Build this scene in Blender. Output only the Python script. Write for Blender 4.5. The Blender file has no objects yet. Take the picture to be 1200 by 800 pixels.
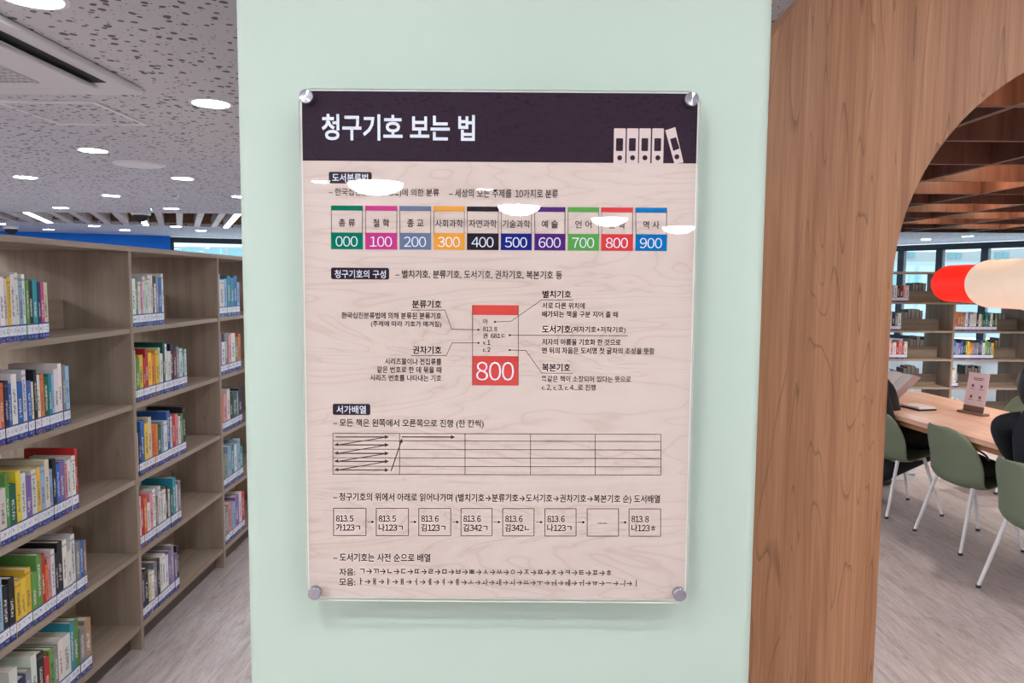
import bpy, bmesh, math, random
from mathutils import Vector, Matrix
random.seed(7)
S = bpy.context.scene
COL = S.collection
PI = math.pi

# ------------------------------------------------------------------ camera, world, exposure
FPX, EYE = 860.0, 1.68
PITCH, ROLL = math.atan(70/860), -0.0073
FWD = Vector((0, math.cos(PITCH), -math.sin(PITCH)))
_r0 = Vector((1, 0, 0)); _d0 = FWD.cross(_r0)
CR = math.cos(ROLL)*_r0 + math.sin(ROLL)*_d0
CD = -math.sin(ROLL)*_r0 + math.cos(ROLL)*_d0
cam = bpy.data.cameras.new('camera'); camo = bpy.data.objects.new('camera', cam); COL.objects.link(camo)
cam.sensor_width = 36; cam.lens = FPX/1200*36; cam.clip_start = .05; cam.clip_end = 200
camo.matrix_world = Matrix(((CR.x, -CD.x, -FWD.x, 0), (CR.y, -CD.y, -FWD.y, 0), (CR.z, -CD.z, -FWD.z, EYE), (0, 0, 0, 1)))
S.camera = camo
vs = S.view_settings
vs.view_transform = 'Standard'; vs.look = 'None'; vs.gamma = 1; vs.use_curve_mapping = False
vs.exposure = 1.0
W = bpy.data.worlds.new('sky'); S.world = W; W.use_nodes = True
W.node_tree.nodes['Background'].inputs[0].default_value = (.80, .93, 1, 1)
W.node_tree.nodes['Background'].inputs[1].default_value = 1.7
LAMP = 70.0          # radiance of the round downlights
LAMPCOL = (.93, .97, 1.0)

def ray(px, py): return (px-600)/FPX*CR + (py-400)/FPX*CD + FWD
def onY(px, py, Y): v = ray(px, py); return Vector((0, 0, EYE)) + v*(Y/v.y)
def onZ(px, py, Z): v = ray(px, py); return Vector((0, 0, EYE)) + v*((Z-EYE)/v.z)
def onX(px, py, X): v = ray(px, py); return Vector((0, 0, EYE)) + v*(X/v.x)

# ------------------------------------------------------------------ materials
def srgb(r, g, b):
    f = lambda c: (c/255/12.92 if c/255 <= .04045 else ((c/255+.055)/1.055)**2.4)
    return (f(r), f(g), f(b), 1)
class NT:
    def __init__(s, name):
        s.m = bpy.data.materials.new(name); s.m.use_nodes = True
        s.t = s.m.node_tree; s.n = s.t.nodes; s.b = s.n['Principled BSDF']; s.out = s.n['Material Output']
    def new(s, typ, **kw):
        n = s.n.new(typ)
        for k, v in kw.items():
            if k in n.inputs.keys() if isinstance(k, str) else False: n.inputs[k].default_value = v
            else: setattr(n, k, v)
        return n
    def link(s, a, b): s.t.links.new(a, b)
    def tex(s, coord='Object', scale=(1, 1, 1), rot=(0, 0, 0)):
        tc = s.n.new('ShaderNodeTexCoord'); mp = s.n.new('ShaderNodeMapping')
        mp.inputs['Scale'].default_value = scale; mp.inputs['Rotation'].default_value = rot
        s.link(tc.outputs[coord], mp.inputs[0]); return mp.outputs[0]
    def noise(s, vec, scale, detail=3, rough=.5, dist=0):
        n = s.n.new('ShaderNodeTexNoise'); n.inputs['Scale'].default_value = scale; n.inputs['Detail'].default_value = detail
        n.inputs['Roughness'].default_value = rough; n.inputs['Distortion'].default_value = dist
        s.link(vec, n.inputs['Vector']); return n.outputs['Fac']
    def ramp(s, fac, stops, interp='LINEAR'):
        r = s.n.new('ShaderNodeValToRGB'); r.color_ramp.interpolation = interp
        e = r.color_ramp.elements
        while len(e) < len(stops): e.new(.5)
        for i, (p, c) in enumerate(stops): e[i].position = p; e[i].color = c if len(c) == 4 else (*c, 1)
        s.link(fac, r.inputs[0]); return r.outputs[0]
    def math(s, op, a, b=None, c=None):
        n = s.n.new('ShaderNodeMath'); n.operation = op
        for i, v in enumerate((a, b, c)):
            if v is None: continue
            if isinstance(v, (int, float)): n.inputs[i].default_value = v
            else: s.link(v, n.inputs[i])
        return n.outputs[0]
    def mix(s, fac, a, b, blend='MIX'):
        n = s.n.new('ShaderNodeMix'); n.data_type = 'RGBA'; n.blend_type = blend
        for i, v in ((0, fac), (6, a), (7, b)):
            if isinstance(v, (int, float)): n.inputs[i].default_value = v
            elif isinstance(v, tuple): n.inputs[i].default_value = v
            else: s.link(v, n.inputs[i])
        return n.outputs[2]
    def bump(s, h, strength=.2, dist=.002):
        n = s.n.new('ShaderNodeBump'); n.inputs['Strength'].default_value = strength; n.inputs['Distance'].default_value = dist
        s.link(h, n.inputs['Height']); s.link(n.outputs[0], s.b.inputs['Normal'])
    def base(s, c):
        if isinstance(c, tuple): s.b.inputs['Base Color'].default_value = c
        else: s.link(c, s.b.inputs['Base Color'])
    def set(s, rough=.5, metal=0, spec=.5):
        s.b.inputs['Roughness'].default_value = rough; s.b.inputs['Metallic'].default_value = metal
        s.b.inputs['Specular IOR Level'].default_value = spec; return s.m

_cache = {}
def plain(name, rgb, rough=.5, metal=0, spec=.5, vary=.06, scale=9):
    if name in _cache: return _cache[name]
    t = NT(name); v = t.tex('Object'); n = t.noise(v, scale, 4)
    c = srgb(*rgb); d = tuple(x*(1-vary) for x in c[:3])+(1,); u = tuple(min(1, x*(1+vary)) for x in c[:3])+(1,)
    t.base(t.ramp(n, [(.3, d), (.7, u)])); m = t.set(rough, metal, spec); _cache[name] = m; return m
def glow(name, rgb, strength):
    t = NT(name); t.base((0, 0, 0, 1)); t.b.inputs['Emission Color'].default_value = (*rgb, 1); t.b.inputs['Emission Strength'].default_value = strength
    return t.set(.6)

def m_wood(name, c0, c1, c2, axis='Z', scale=1.0, rough=.45, streak=.5, along=.5, fig=(5, .28), nl=11.0, lw=.07):
    t = NT(name); k = {'X': (along, 14, 14), 'Y': (14, along, 14), 'Z': (14, 14, along)}[axis]
    v = t.tex('Object', tuple(a*scale for a in k))
    n1 = t.noise(v, 1.0, 5, .6, .6); n2 = t.noise(v, 5.5, 4, .65, .3)
    base = t.ramp(n1, [(.28, srgb(*c0)), (.5, srgb(*c1)), (.74, srgb(*c2))])
    fine = t.ramp(n2, [(.35, (1-streak*.5,)*3), (.6, (1, 1, 1))])
    col = t.mix(1.0, base, fine, 'MULTIPLY')
    # cathedral figure: thin dark lines where a stretched noise crosses fixed levels
    v2 = t.tex('Object', tuple(a*scale for a in {'X': (fig[1], fig[0], fig[0]), 'Y': (fig[0], fig[1], fig[0]), 'Z': (fig[0], fig[0], fig[1])}[axis]))
    n3 = t.noise(v2, 1.0, 2, .4, .9); fr = t.math('FRACT', t.math('MULTIPLY', n3, nl))
    ln = t.ramp(fr, [(0, (1-streak,)*3), (lw, (1, 1, 1)), (1, (1, 1, 1))])
    col = t.mix(1.0, col, ln, 'MULTIPLY')
    t.base(col); t.bump(n2, .06, .001); return t.set(rough, 0, .35)

M_ARCH = m_wood('cherry_veneer', (134, 88, 60), (159, 111, 79), (177, 128, 96), 'Z', 2.1, .42, .42, .30, (4.2, .34), 17.0, .10)
M_ARCHRIM = m_wood('cherry_rim', (150, 95, 62), (182, 122, 84), (196, 138, 98), 'Z', 1.0, .42, .15, .35)
M_LATT = m_wood('lattice_wood', (86, 53, 42), (110, 72, 56), (126, 87, 69), 'Z', .9, .5, .15, 1.2)
M_SHELF = m_wood('shelf_laminate', (138, 122, 108), (158, 141, 126), (172, 156, 142), 'Z', .9, .55, .14, .6)
M_SHELFH = m_wood('shelf_laminate_board', (138, 122, 108), (158, 141, 126), (172, 156, 142), 'Y', .9, .5, .14, .6)
M_SHELFX = m_wood('shelf_laminate_across', (138, 122, 108), (158, 141, 126), (172, 156, 142), 'X', .9, .5, .14, .6)
M_TABLE = m_wood('table_wood', (206, 162, 138), (224, 182, 158), (234, 196, 174), 'Y', .8, .32, .12, .5)
M_SLAT = m_wood('slat_wood', (176, 164, 154), (192, 180, 172), (204, 194, 186), 'Y', .8, .5, .1, .5)

def m_floor():
    t = NT('floor_planks')
    tc = t.n.new('ShaderNodeTexCoord'); mp = t.n.new('ShaderNodeMapping'); mp.inputs['Rotation'].default_value = (0, 0, PI/2)
    t.link(tc.outputs['Object'], mp.inputs[0]); v = mp.outputs[0]
    br = t.n.new('ShaderNodeTexBrick'); br.offset = .37; br.offset_frequency = 2
    for k, x in dict(Scale=1.0).items(): br.inputs[k].default_value = x
    br.inputs['Mortar Size'].default_value = .0012; br.inputs['Mortar Smooth'].default_value = .3
    br.inputs['Brick Width'].default_value = 1.2; br.inputs['Row Height'].default_value = .18; br.inputs['Bias'].default_value = 0
    br.inputs['Color1'].default_value = (.0, .0, .0, 1); br.inputs['Color2'].default_value = (1, 1, 1, 1); br.inputs['Mortar'].default_value = (.5, .5, .5, 1)
    t.link(v, br.inputs['Vector'])
    off = t.n.new('ShaderNodeVectorMath'); off.operation = 'SCALE'; off.inputs[3].default_value = 7.0; t.link(br.outputs['Color'], off.inputs[0])
    ad = t.n.new('ShaderNodeVectorMath'); ad.operation = 'ADD'; t.link(v, ad.inputs[0]); t.link(off.outputs[0], ad.inputs[1])
    m2 = t.n.new('ShaderNodeMapping'); m2.inputs['Scale'].default_value = (1.7, 11, 11); t.link(ad.outputs[0], m2.inputs[0])
    n1 = t.noise(m2.outputs[0], 1.6, 6, .65, 1.2); n2 = t.noise(m2.outputs[0], 7, 5, .75, .8)
    mk = t.n.new('ShaderNodeMapping'); mk.inputs['Scale'].default_value = (1, 2.6, 2.6); t.link(ad.outputs[0], mk.inputs[0]); kn = t.noise(mk.outputs[0], 6.5, 4, .6)
    c = t.ramp(n1, [(.25, srgb(158, 142, 140)), (.5, srgb(184, 172, 171)), (.75, srgb(202, 192, 192))])
    c = t.mix(1.0, c, t.ramp(n2, [(.32, (.74, .72, .72)), (.6, (1, 1, 1))]), 'MULTIPLY')
    c = t.mix(1.0, c, t.ramp(kn, [(.24, (.62, .57, .56)), (.38, (1, 1, 1))]), 'MULTIPLY')
    c = t.mix(1.0, c, t.ramp(br.outputs['Color'], [(0, (.95, .95, .95)), (1, (1.0, 1.0, 1.0))]), 'MULTIPLY')
    c = t.mix(br.outputs['Fac'], c, srgb(140, 126, 124))
    t.base(c); t.bump(n2, .05, .001); return t.set(.38, 0, .4)
def m_ceiling():
    t = NT('ceiling_tile')
    v = t.tex('Object', (1, 1, 1))
    w = t.n.new('ShaderNodeTexNoise'); w.inputs['Scale'].default_value = 7; t.link(v, w.inputs['Vector'])
    ad = t.n.new('ShaderNodeVectorMath'); ad.operation = 'MULTIPLY_ADD'; ad.inputs[1].default_value = (.05, .05, .05); t.link(w.outputs['Color'], ad.inputs[0]); t.link(v, ad.inputs[2])
    vo = t.n.new('ShaderNodeTexVoronoi'); vo.inputs['Scale'].default_value = 21; vo.inputs['Randomness'].default_value = 1; t.link(ad.outputs[0], vo.inputs['Vector'])
    sep = t.n.new('ShaderNodeSeparateColor'); t.link(vo.outputs['Color'], sep.inputs[0])
    rad = t.math('MULTIPLY_ADD', sep.outputs[0], .30, .10)
    hole = t.math('LESS_THAN', vo.outputs['Distance'], rad)
    vo2 = t.n.new('ShaderNodeTexVoronoi'); vo2.inputs['Scale'].default_value = 46; t.link(v, vo2.inputs['Vector'])
    s2 = t.n.new('ShaderNodeSeparateColor'); t.link(vo2.outputs['Color'], s2.inputs[0])
    hole2 = t.math('LESS_THAN', vo2.outputs['Distance'], t.math('MULTIPLY', s2.outputs[1], .28))
    h = t.math('MAXIMUM', hole, t.math('MULTIPLY', hole2, .7))
    t.base(t.mix(h, srgb(196, 197, 206), srgb(104, 103, 112))); return t.set(.9, 0, .2)
def m_paint(name, rgb, vary=.03):
    t = NT(name); v = t.tex('Object'); n = t.noise(v, 55, 3, .6); n2 = t.noise(t.tex('Object', (1, 1, .6)), 2.2, 3)
    c = srgb(*rgb); a = tuple(x*(1-vary) for x in c[:3])+(1,)
    t.base(t.ramp(n2, [(.3, a), (.7, c)])); t.bump(n, .10, .002); return t.set(.6, 0, .35)
M_FLOOR = m_floor(); M_CEIL = m_ceiling()
M_MINT = m_paint('mint_paint', (172, 187, 176))
M_WALL = m_paint('white_paint', (222, 222, 220)); M_BLUE = m_paint('blue_paint', (0, 122, 232))
M_BLACKF = plain('dark_window_frame', (34, 48, 60), .45)
M_WHITE = plain('white_plastic', (226, 226, 230), .45, vary=.02)
M_WMETAL = plain('white_metal', (232, 230, 234), .35, vary=.02)
M_GREEN = plain('olive_green_shell', (112, 124, 102), .45, vary=.03, scale=3)
M_RUB = plain('dark_rubber', (50, 48, 48), .7)
M_ACW = plain('cassette_plastic', (200, 200, 206), .5, vary=.02)
M_BLACKC = plain('black_cloth', (20, 20, 24), .85, vary=.3, scale=30)
M_NAVYC = plain('dark_navy_cloth', (18, 20, 32), .85, vary=.3, scale=30)
M_TROUS = plain('dark_trousers', (24, 24, 28), .85, vary=.3, scale=30)
M_SKIN = plain('skin', (205, 160, 140), .55, vary=.04)
M_HAIR = plain('dark_hair', (22, 18, 18), .4, vary=.4, scale=60)
M_SHOE = plain('black_shoe', (18, 18, 20), .4)
M_STEEL = plain('brushed_steel', (190, 190, 198), .28, 1.0)
M_PLINTH = plain('brown_plinth', (92, 80, 74), .6)
M_DARK = plain('dark_gap', (22, 24, 30), .7); M_GREY = plain('grey_plastic', (150, 150, 156), .5)
M_DIFF = glow('lamp_diffuser', LAMPCOL, LAMP)
M_DOME = glow('dome_diffuser', (1, .99, .97), 37)
M_LED = glow('led_strip', (.95, .97, 1), 9)
M_WARM = glow('warm_bulb', (1, .72, .48), 130)
M_PAPER = plain('paper_white', (226, 224, 226), .7, vary=.02)
M_PINKP = plain('paper_pink', (214, 184, 178), .7, vary=.03)
def glowd(name, rgb, s, rough=.6):
    t = NT(name); t.base(srgb(*rgb)); t.b.inputs['Emission Color'].default_value = srgb(*rgb); t.b.inputs['Emission Strength'].default_value = s; return t.set(rough)
M_LRED = glowd('lamp_red_fabric', (250, 34, 18), .36); M_LCREAM = glowd('lamp_cream_fabric', (250, 222, 200), .22)
def m_clear(name, tint=(1, 1, 1, 1), ior=1.49, rough=.0):
    t = NT(name); t.n.remove(t.b); t.b = None
    tr = t.n.new('ShaderNodeBsdfTransparent'); tr.inputs[0].default_value = tint
    gl = t.n.new('ShaderNodeBsdfGlossy'); gl.inputs['Roughness'].default_value = rough
    fr = t.n.new('ShaderNodeFresnel'); ge = t.n.new('ShaderNodeNewGeometry')
    t.link(t.math('ADD', ior, t.math('MULTIPLY', ge.outputs['Backfacing'], 1/ior-ior)), fr.inputs[0])      # same reflectance on both faces of the thin slab
    mx = t.n.new('ShaderNodeMixShader'); t.link(fr.outputs[0], mx.inputs[0]); t.link(tr.outputs[0], mx.inputs[1]); t.link(gl.outputs[0], mx.inputs[2])
    t.link(mx.outputs[0], t.out.inputs[0]); return t.m
M_GLASS = m_clear('window_glass', (.93, .98, .99, 1)); M_ACRYL = m_clear('clear_acrylic', (1, 1, 1, 1), 1.33, .012)
M_ACEDGE = plain('acrylic_edge', (214, 214, 208), .2, vary=.02)
def m_print():
    t = NT('printed_plywood')
    v = t.tex('Object', (.8, 1, 4.6)); n = t.noise(v, 2.4, 3, .5, .9); fr = t.math('FRACT', t.math('MULTIPLY', n, 12))
    a = t.ramp(fr, [(0, srgb(194, 178, 171)), (.45, srgb(197, 182, 175)), (.82, srgb(194, 178, 171)), (.93, srgb(187, 169, 161)), (1, srgb(194, 178, 171))])
    n2 = t.noise(t.tex('Object', (1, 1, 1)), 3.0, 3); a = t.mix(1, a, t.ramp(n2, [(.3, (.95, .94, .93)), (.7, (1, 1, 1))]), 'MULTIPLY')
    t.base(a); return t.set(.5, 0, .02)
M_PRINT = m_print()

def m_book():
    t = NT('book_cover'); oi = t.n.new('ShaderNodeObjectInfo'); t.base(oi.outputs['Color']); return t.set(.45, 0, .4)
def m_spine():
    t = NT('book_spine'); oi = t.n.new('ShaderNodeObjectInfo')
    tc = t.n.new('ShaderNodeTexCoord'); sp = t.n.new('ShaderNodeSeparateXYZ'); t.link(tc.outputs['Generated'], sp.inputs[0])
    def band(x, a, b): return t.math('MULTIPLY', t.math('GREATER_THAN', x, a), t.math('LESS_THAN', x, b))
    rnd = oi.outputs['Random']
    mp = t.n.new('ShaderNodeMapping'); mp.inputs['Scale'].default_value = (0, 2.2, 30); t.link(tc.outputs['Generated'], mp.inputs[0])
    cx = t.n.new('ShaderNodeCombineXYZ'); t.link(t.math('MULTIPLY', rnd, 50), cx.inputs[0]); ad = t.n.new('ShaderNodeVectorMath'); ad.operation = 'ADD'
    t.link(mp.outputs[0], ad.inputs[0]); t.link(cx.outputs[0], ad.inputs[1])
    n = t.noise(ad.outputs[0], 2.0, 2, .5); marks = t.math('GREATER_THAN', n, .5)
    top = t.math('MULTIPLY_ADD', rnd, .25, .62)
    a = t.math('MULTIPLY', band(sp.outputs[1], .28, .72), t.math('MULTIPLY', t.math('GREATER_THAN', sp.outputs[2], .38), t.math('LESS_THAN', sp.outputs[2], top)))
    a = t.math('MULTIPLY', a, marks)
    rgb = t.n.new('ShaderNodeRGBToBW'); t.link(oi.outputs['Color'], rgb.inputs[0])
    ink = t.mix(t.math('GREATER_THAN', rgb.outputs[0], .28), (.75, .74, .72, 1), (.05, .05, .09, 1))
    c = t.mix(t.math('MULTIPLY', a, .85), oi.outputs['Color'], ink)
    st = band(sp.outputs[2], .90, .935); use = t.math('GREATER_THAN', t.math('FRACT', t.math('MULTIPLY', rnd, 7)), .6)
    c = t.mix(t.math('MULTIPLY', st, use), c, t.mix(.5, oi.outputs['Color'], (.25, .1, .1, 1)))
    t.base(c); return t.set(.45, 0, .4)
def m_label():
    t = NT('call_number_sticker'); tc = t.n.new('ShaderNodeTexCoord'); sp = t.n.new('ShaderNodeSeparateXYZ'); t.link(tc.outputs['Generated'], sp.inputs[0])
    oi = t.n.new('ShaderNodeObjectInfo')
    mp = t.n.new('ShaderNodeMapping'); mp.inputs['Scale'].default_value = (0, 3, 9); t.link(tc.outputs['Generated'], mp.inputs[0])
    cx = t.n.new('ShaderNodeCombineXYZ'); t.link(t.math('MULTIPLY', oi.outputs['Random'], 60), cx.inputs[0]); ad = t.n.new('ShaderNodeVectorMath'); ad.operation = 'ADD'
    t.link(mp.outputs[0], ad.inputs[0]); t.link(cx.outputs[0], ad.inputs[1])
    mk = t.math('GREATER_THAN', t.noise(ad.outputs[0], 1.6, 2), .55)
    z = sp.outputs[2]; y = sp.outputs[1]
    iny = t.math('MULTIPLY', t.math('GREATER_THAN', y, .2), t.math('LESS_THAN', y, .8))
    base = t.ramp(z, [(0, srgb(38, 52, 132)), (.34, srgb(228, 230, 240)), (.90, srgb(60, 70, 130))], 'CONSTANT')
    inw = t.math('MULTIPLY', t.math('GREATER_THAN', z, .5), t.math('LESS_THAN', z, .78))
    inb = t.math('MULTIPLY', t.math('GREATER_THAN', z, .08), t.math('LESS_THAN', z, .26))
    c = t.mix(t.math('MULTIPLY', t.math('MULTIPLY', inw, iny), t.math('MULTIPLY', mk, .8)), base, srgb(50, 52, 90))
    c = t.mix(t.math('MULTIPLY', t.math('MULTIPLY', inb, iny), t.math('MULTIPLY', mk, .8)), c, srgb(190, 196, 230))
    t.base(c); return t.set(.35, 0, .5)
def m_pages():
    t = NT('page_block'); v = t.tex('Object', (1, 900, 1)); n = t.noise(v, 1, 1)
    t.base(t.ramp(n, [(.3, srgb(196, 188, 174)), (.7, srgb(226, 220, 208))])); return t.set(.8)
M_BOOK = m_book(); M_SPINE = m_spine(); M_STICK = m_label(); M_PAGES = m_pages()

# ------------------------------------------------------------------ mesh helpers
class MB:
    def __init__(s): s.v = []; s.f = []; s.mi = []
    def add(s, vs_, fs, mi=0):
        o = len(s.v); s.v += [tuple(p) for p in vs_]; s.f += [tuple(o+i for i in f) for f in fs]; s.mi += [mi]*len(fs); return s
    def box(s, x0, x1, y0, y1, z0, z1, mi=0):
        p = [(x, y, z) for z in (z0, z1) for y in (y0, y1) for x in (x0, x1)]
        return s.add(p, [(0, 2, 3, 1), (4, 5, 7, 6), (0, 1, 5, 4), (2, 6, 7, 3), (0, 4, 6, 2), (1, 3, 7, 5)], mi)
    def quad(s, a, b, c, d, mi=0): return s.add([a, b, c, d], [(0, 1, 2, 3)], mi)
    def prism(s, pts, d, mi=0, side=None):
        """closed loop of 3-D points extruded by vector d"""
        n = len(pts); d = Vector(d); q = [Vector(p) for p in pts]
        s.add(q+[p+d for p in q], [tuple(range(n))[::-1], tuple(range(n, 2*n))], mi)
        s.add(q+[p+d for p in q], [(i, (i+1) % n, n+(i+1) % n, n+i) for i in range(n)], mi if side is None else side)
        return s
    def tube(s, a, b, r0, r1=None, n=16, mi=0, cap=True):
        a, b = Vector(a), Vector(b); r1 = r0 if r1 is None else r1; ax = (b-a).normalized()
        u = ax.orthogonal().normalized(); w = ax.cross(u)
        ring = lambda c, r: [c+(u*math.cos(2*PI*i/n)+w*math.sin(2*PI*i/n))*r for i in range(n)]
        fs = [(i, (i+1) % n, n+(i+1) % n, n+i) for i in range(n)]
        if cap: fs += [tuple(range(n))[::-1], tuple(range(n, 2*n))]
        return s.add(ring(a, r0)+ring(b, r1), fs, mi)
    def lathe(s, prof, origin=(0, 0, 0), axis='Z', n=40, mi=0):
        o = Vector(origin); pts = []
        for r, h in prof:
            for i in range(n):
                c, q = r*math.cos(2*PI*i/n), r*math.sin(2*PI*i/n)
                pts.append(o+Vector({'Z': (c, q, h), 'Y': (q, h, c), 'X': (h, c, q)}[axis]))
        fs = [(k*n+i, k*n+(i+1) % n, (k+1)*n+(i+1) % n, (k+1)*n+i) for k in range(len(prof)-1) for i in range(n)]
        if prof[0][0] > 1e-6: fs.append(tuple(range(n))[::-1])
        if prof[-1][0] > 1e-6: fs.append(tuple(range((len(prof)-1)*n, len(prof)*n)))
        return s.add(pts, fs, mi)
    def build(s, name, mats, parent=None, smooth=False, bevel=0, seg=2, local=False, sub=0, solid=0, auto=35):
        me = bpy.data.meshes.new(name)
        L = Vector((0, 0, 0))
        p = parent
        while p is not None and not local: L += p.location; p = p.parent
        me.from_pydata([tuple(Vector(q)-L) for q in s.v], [], s.f)
        for m in (mats if isinstance(mats, (list, tuple)) else [mats]): me.materials.append(m)
        me.polygons.foreach_set('material_index', s.mi)
        bm = bmesh.new(); bm.from_mesh(me); bmesh.ops.remove_doubles(bm, verts=bm.verts, dist=1e-6); bmesh.ops.recalc_face_normals(bm, faces=bm.faces); bm.to_mesh(me); bm.free()
        if smooth:
            me.polygons.foreach_set('use_smooth', [True]*len(me.polygons))
        o = bpy.data.objects.new(name, me); COL.objects.link(o)
        if parent: o.parent = parent
        if solid:
            q = o.modifiers.new('solid', 'SOLIDIFY'); q.thickness = solid; q.offset = 0
        if bevel:
            q = o.modifiers.new('bevel', 'BEVEL'); q.width = bevel; q.segments = seg; q.limit_method = 'ANGLE'; q.angle_limit = math.radians(40)
        if sub:
            q = o.modifiers.new('sub', 'SUBSURF'); q.levels = q.render_levels = sub
        if smooth and auto:
            try: me.set_sharp_from_angle(angle=math.radians(auto))
            except Exception: pass
        return o
def thing(name, label, cat, loc=(0, 0, 0), rz=0, group=None):
    o = bpy.data.objects.new(name, None); COL.objects.link(o); o.location = loc; o.rotation_euler = (0, 0, rz); o.empty_display_size = .1
    o['label'] = label; o['category'] = cat
    if group: o['group'] = group
    return o
def tag(o, label, cat, group=None):
    o['label'] = label; o['category'] = cat
    if group: o['group'] = group
    return o
def struct(o): o['kind'] = 'structure'; return o
def dup_tree(o, parent=None):
    c = o.copy(); COL.objects.link(c)
    if parent: c.parent = parent
    for ch in list(o.children): dup_tree(ch, c)
    return c
ORD = ['first', 'second', 'third', 'fourth', 'fifth', 'sixth', 'seventh', 'eighth', 'ninth', 'tenth', 'eleventh', 'twelfth', 'thirteenth', 'fourteenth', 'fifteenth', 'sixteenth', 'seventeenth', 'eighteenth', 'nineteenth', 'twentieth', 'twenty-first', 'twenty-second', 'twenty-third', 'twenty-fourth', 'twenty-fifth', 'twenty-sixth']

# ------------------------------------------------------------------ room shell
CZ = 2.70
A1, A2, A3, A4 = (-13.5, 15.1), (-4.9, 18.99), (8.6, 21.0), (12.6, 14.3)
XL, XR, YB = -13.5, 12.6, -13.0
outline = [(XL, YB), (XR, YB), A4, A3, A2, A1]
struct(MB().prism([(x, y, 0) for x, y in outline], (0, 0, -.1)).build('floor', M_FLOOR))
SY0 = 11.5                                   # slatted recess in the ceiling: front edge
SBL, SBR = (-10.6, 12.98), (-2.4, 15.5)      # its back edge
cm = MB()
for pts in ([(-15, YB-.2), (14, YB-.2), (14, SY0), (-15, SY0)], [(-15, SY0), (SBL[0], SY0), SBL, (-15, SBL[1])], [(SBR[0], SY0), (14, SY0), (14, SBR[1]), SBR], [(-15, SBL[1]), SBL, SBR, (14, SBR[1]), (14, 23), (-15, 23)]):
    cm.prism([(x, y, CZ) for x, y in pts], (0, 0, .06))
struct(cm.build('ceiling', M_CEIL))
struct(MB().box(XL-.15, XL, YB, 15.1, 0, CZ).build('wall_left', M_WALL))
struct(MB().box(XR, XR+.15, YB, 14.3, 0, CZ).build('wall_right', M_WALL))
# back wall (behind the viewer) with three broad window openings
bw = MB(); wx = [(-9.5, -5.0), (5.6, 10.4)]; x = XL
for a, b in wx: bw.box(x, a, YB-.15, YB, 0, CZ); bw.box(a, b, YB-.15, YB, 0, .7); bw.box(a, b, YB-.15, YB, 2.45, CZ); x = b
bw.box(x, XR, YB-.15, YB, 0, CZ); struct(bw.build('wall_back', m_paint('taupe_paint', (120, 110, 104))))

WN = [0]
def seg_wall(name, P, Q, z0, z1, mat, t=.2):
    P, Q = Vector((*P, 0)), Vector((*Q, 0)); d = (Q-P).normalized(); n = Vector((-d.y, d.x, 0))*t
    return struct(MB().prism([P+Vector((0, 0, z0)), Q+Vector((0, 0, z0)), Q+n+Vector((0, 0, z0)), P+n+Vector((0, 0, z0))], (0, 0, z1-z0)).build(name, mat))
def window(P, Q, z0, z1, splits, fw=.07, transom=None):
    """dark framed window in a vertical opening from P to Q; splits are fractions along it"""
    WN[0] += 1
    P, Q = Vector((*P, 0)), Vector((*Q, 0)); L = (Q-P).length; d = (Q-P).normalized(); n = Vector((-d.y, d.x, 0))
    root = bpy.data.objects.new('window_%d' % WN[0], None); COL.objects.link(root); root['kind'] = 'structure'; root.location = P+Vector((0, 0, z0))
    def bar(mb, u0, u1, w0, w1, dep=.12):
        mb.prism([P+d*u0+n*.02+Vector((0, 0, w0)), P+d*u1+n*.02+Vector((0, 0, w0)), P+d*u1+n*(.02+dep)+Vector((0, 0, w0)), P+d*u0+n*(.02+dep)+Vector((0, 0, w0))], (0, 0, w1-w0))
    f = MB(); bar(f, 0, L, z0, z0+fw); bar(f, 0, L, z1-fw*1.6, z1); bar(f, 0, fw, z0, z1); bar(f, L-fw, L, z0, z1); f.build('window_frame', M_BLACKF, root)
    ed = [0]+[s*L for s in splits]+[L]
    for i in range(1, len(ed)-1):
        m = MB(); bar(m, ed[i]-fw*.9, ed[i]+fw*.9, z0+fw, z1-fw); m.build('mullion', M_BLACKF, root)
    if transom: m = MB(); bar(m, fw, L-fw, transom-.02, transom+.02, .08); m.build('transom', M_BLACKF, root)
    for i in range(len(ed)-1):
        g = MB(); bar2 = [P+d*(ed[i]+fw)+n*.07, P+d*(ed[i+1]-fw)+n*.07]
        g.prism([bar2[0]+Vector((0, 0, z0+fw)), bar2[1]+Vector((0, 0, z0+fw)), bar2[1]+n*.012+Vector((0, 0, z0+fw)), bar2[0]+n*.012+Vector((0, 0, z0+fw))], (0, 0, z1-fw*1.6-z0-fw)); g.build('pane', M_GLASS, root)
for a, b in wx: window((a, YB-.15), (b, YB-.15), .7, 2.45, (.33, .67))
def lerp(P, Q, t): return (P[0]+(Q[0]-P[0])*t, P[1]+(Q[1]-P[1])*t)
# far left facade: blue wall, then windows beside it; facade_seg fraction where pixel column 200 falls
def frac_at(P, Q, px):
    v = ray(px, 300); k = v.x/v.y; return (P[0]-k*P[1])/(k*(Q[1]-P[1])-(Q[0]-P[0]))
fb = frac_at(A1, A2, 200)
seg_wall('wall_blue', A1, lerp(A1, A2, fb), 0, CZ, M_BLUE)
seg_wall('wall_far_left', lerp(A1, A2, fb), A2, 0, .3, M_WALL); window(lerp(A1, A2, fb), A2, .3, CZ-.02, (.55,), .08)
seg_wall('wall_far', A2, A3, 0, .3, M_WALL); window(A2, A3, .3, CZ-.02, (.1, .2, .3, .4, .5, .6, .7, .8, .9), .08)
seg_wall('wall_far_right', A3, A4, 0, .3, M_WALL)
def fr2(px): return frac_at(A3, A4, px)
window(A3, A4, .3, CZ-.03, tuple(fr2(p) for p in (1055, 1100, 1153) if 0 < fr2(p) < 1)+(.80,), .09)

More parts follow.
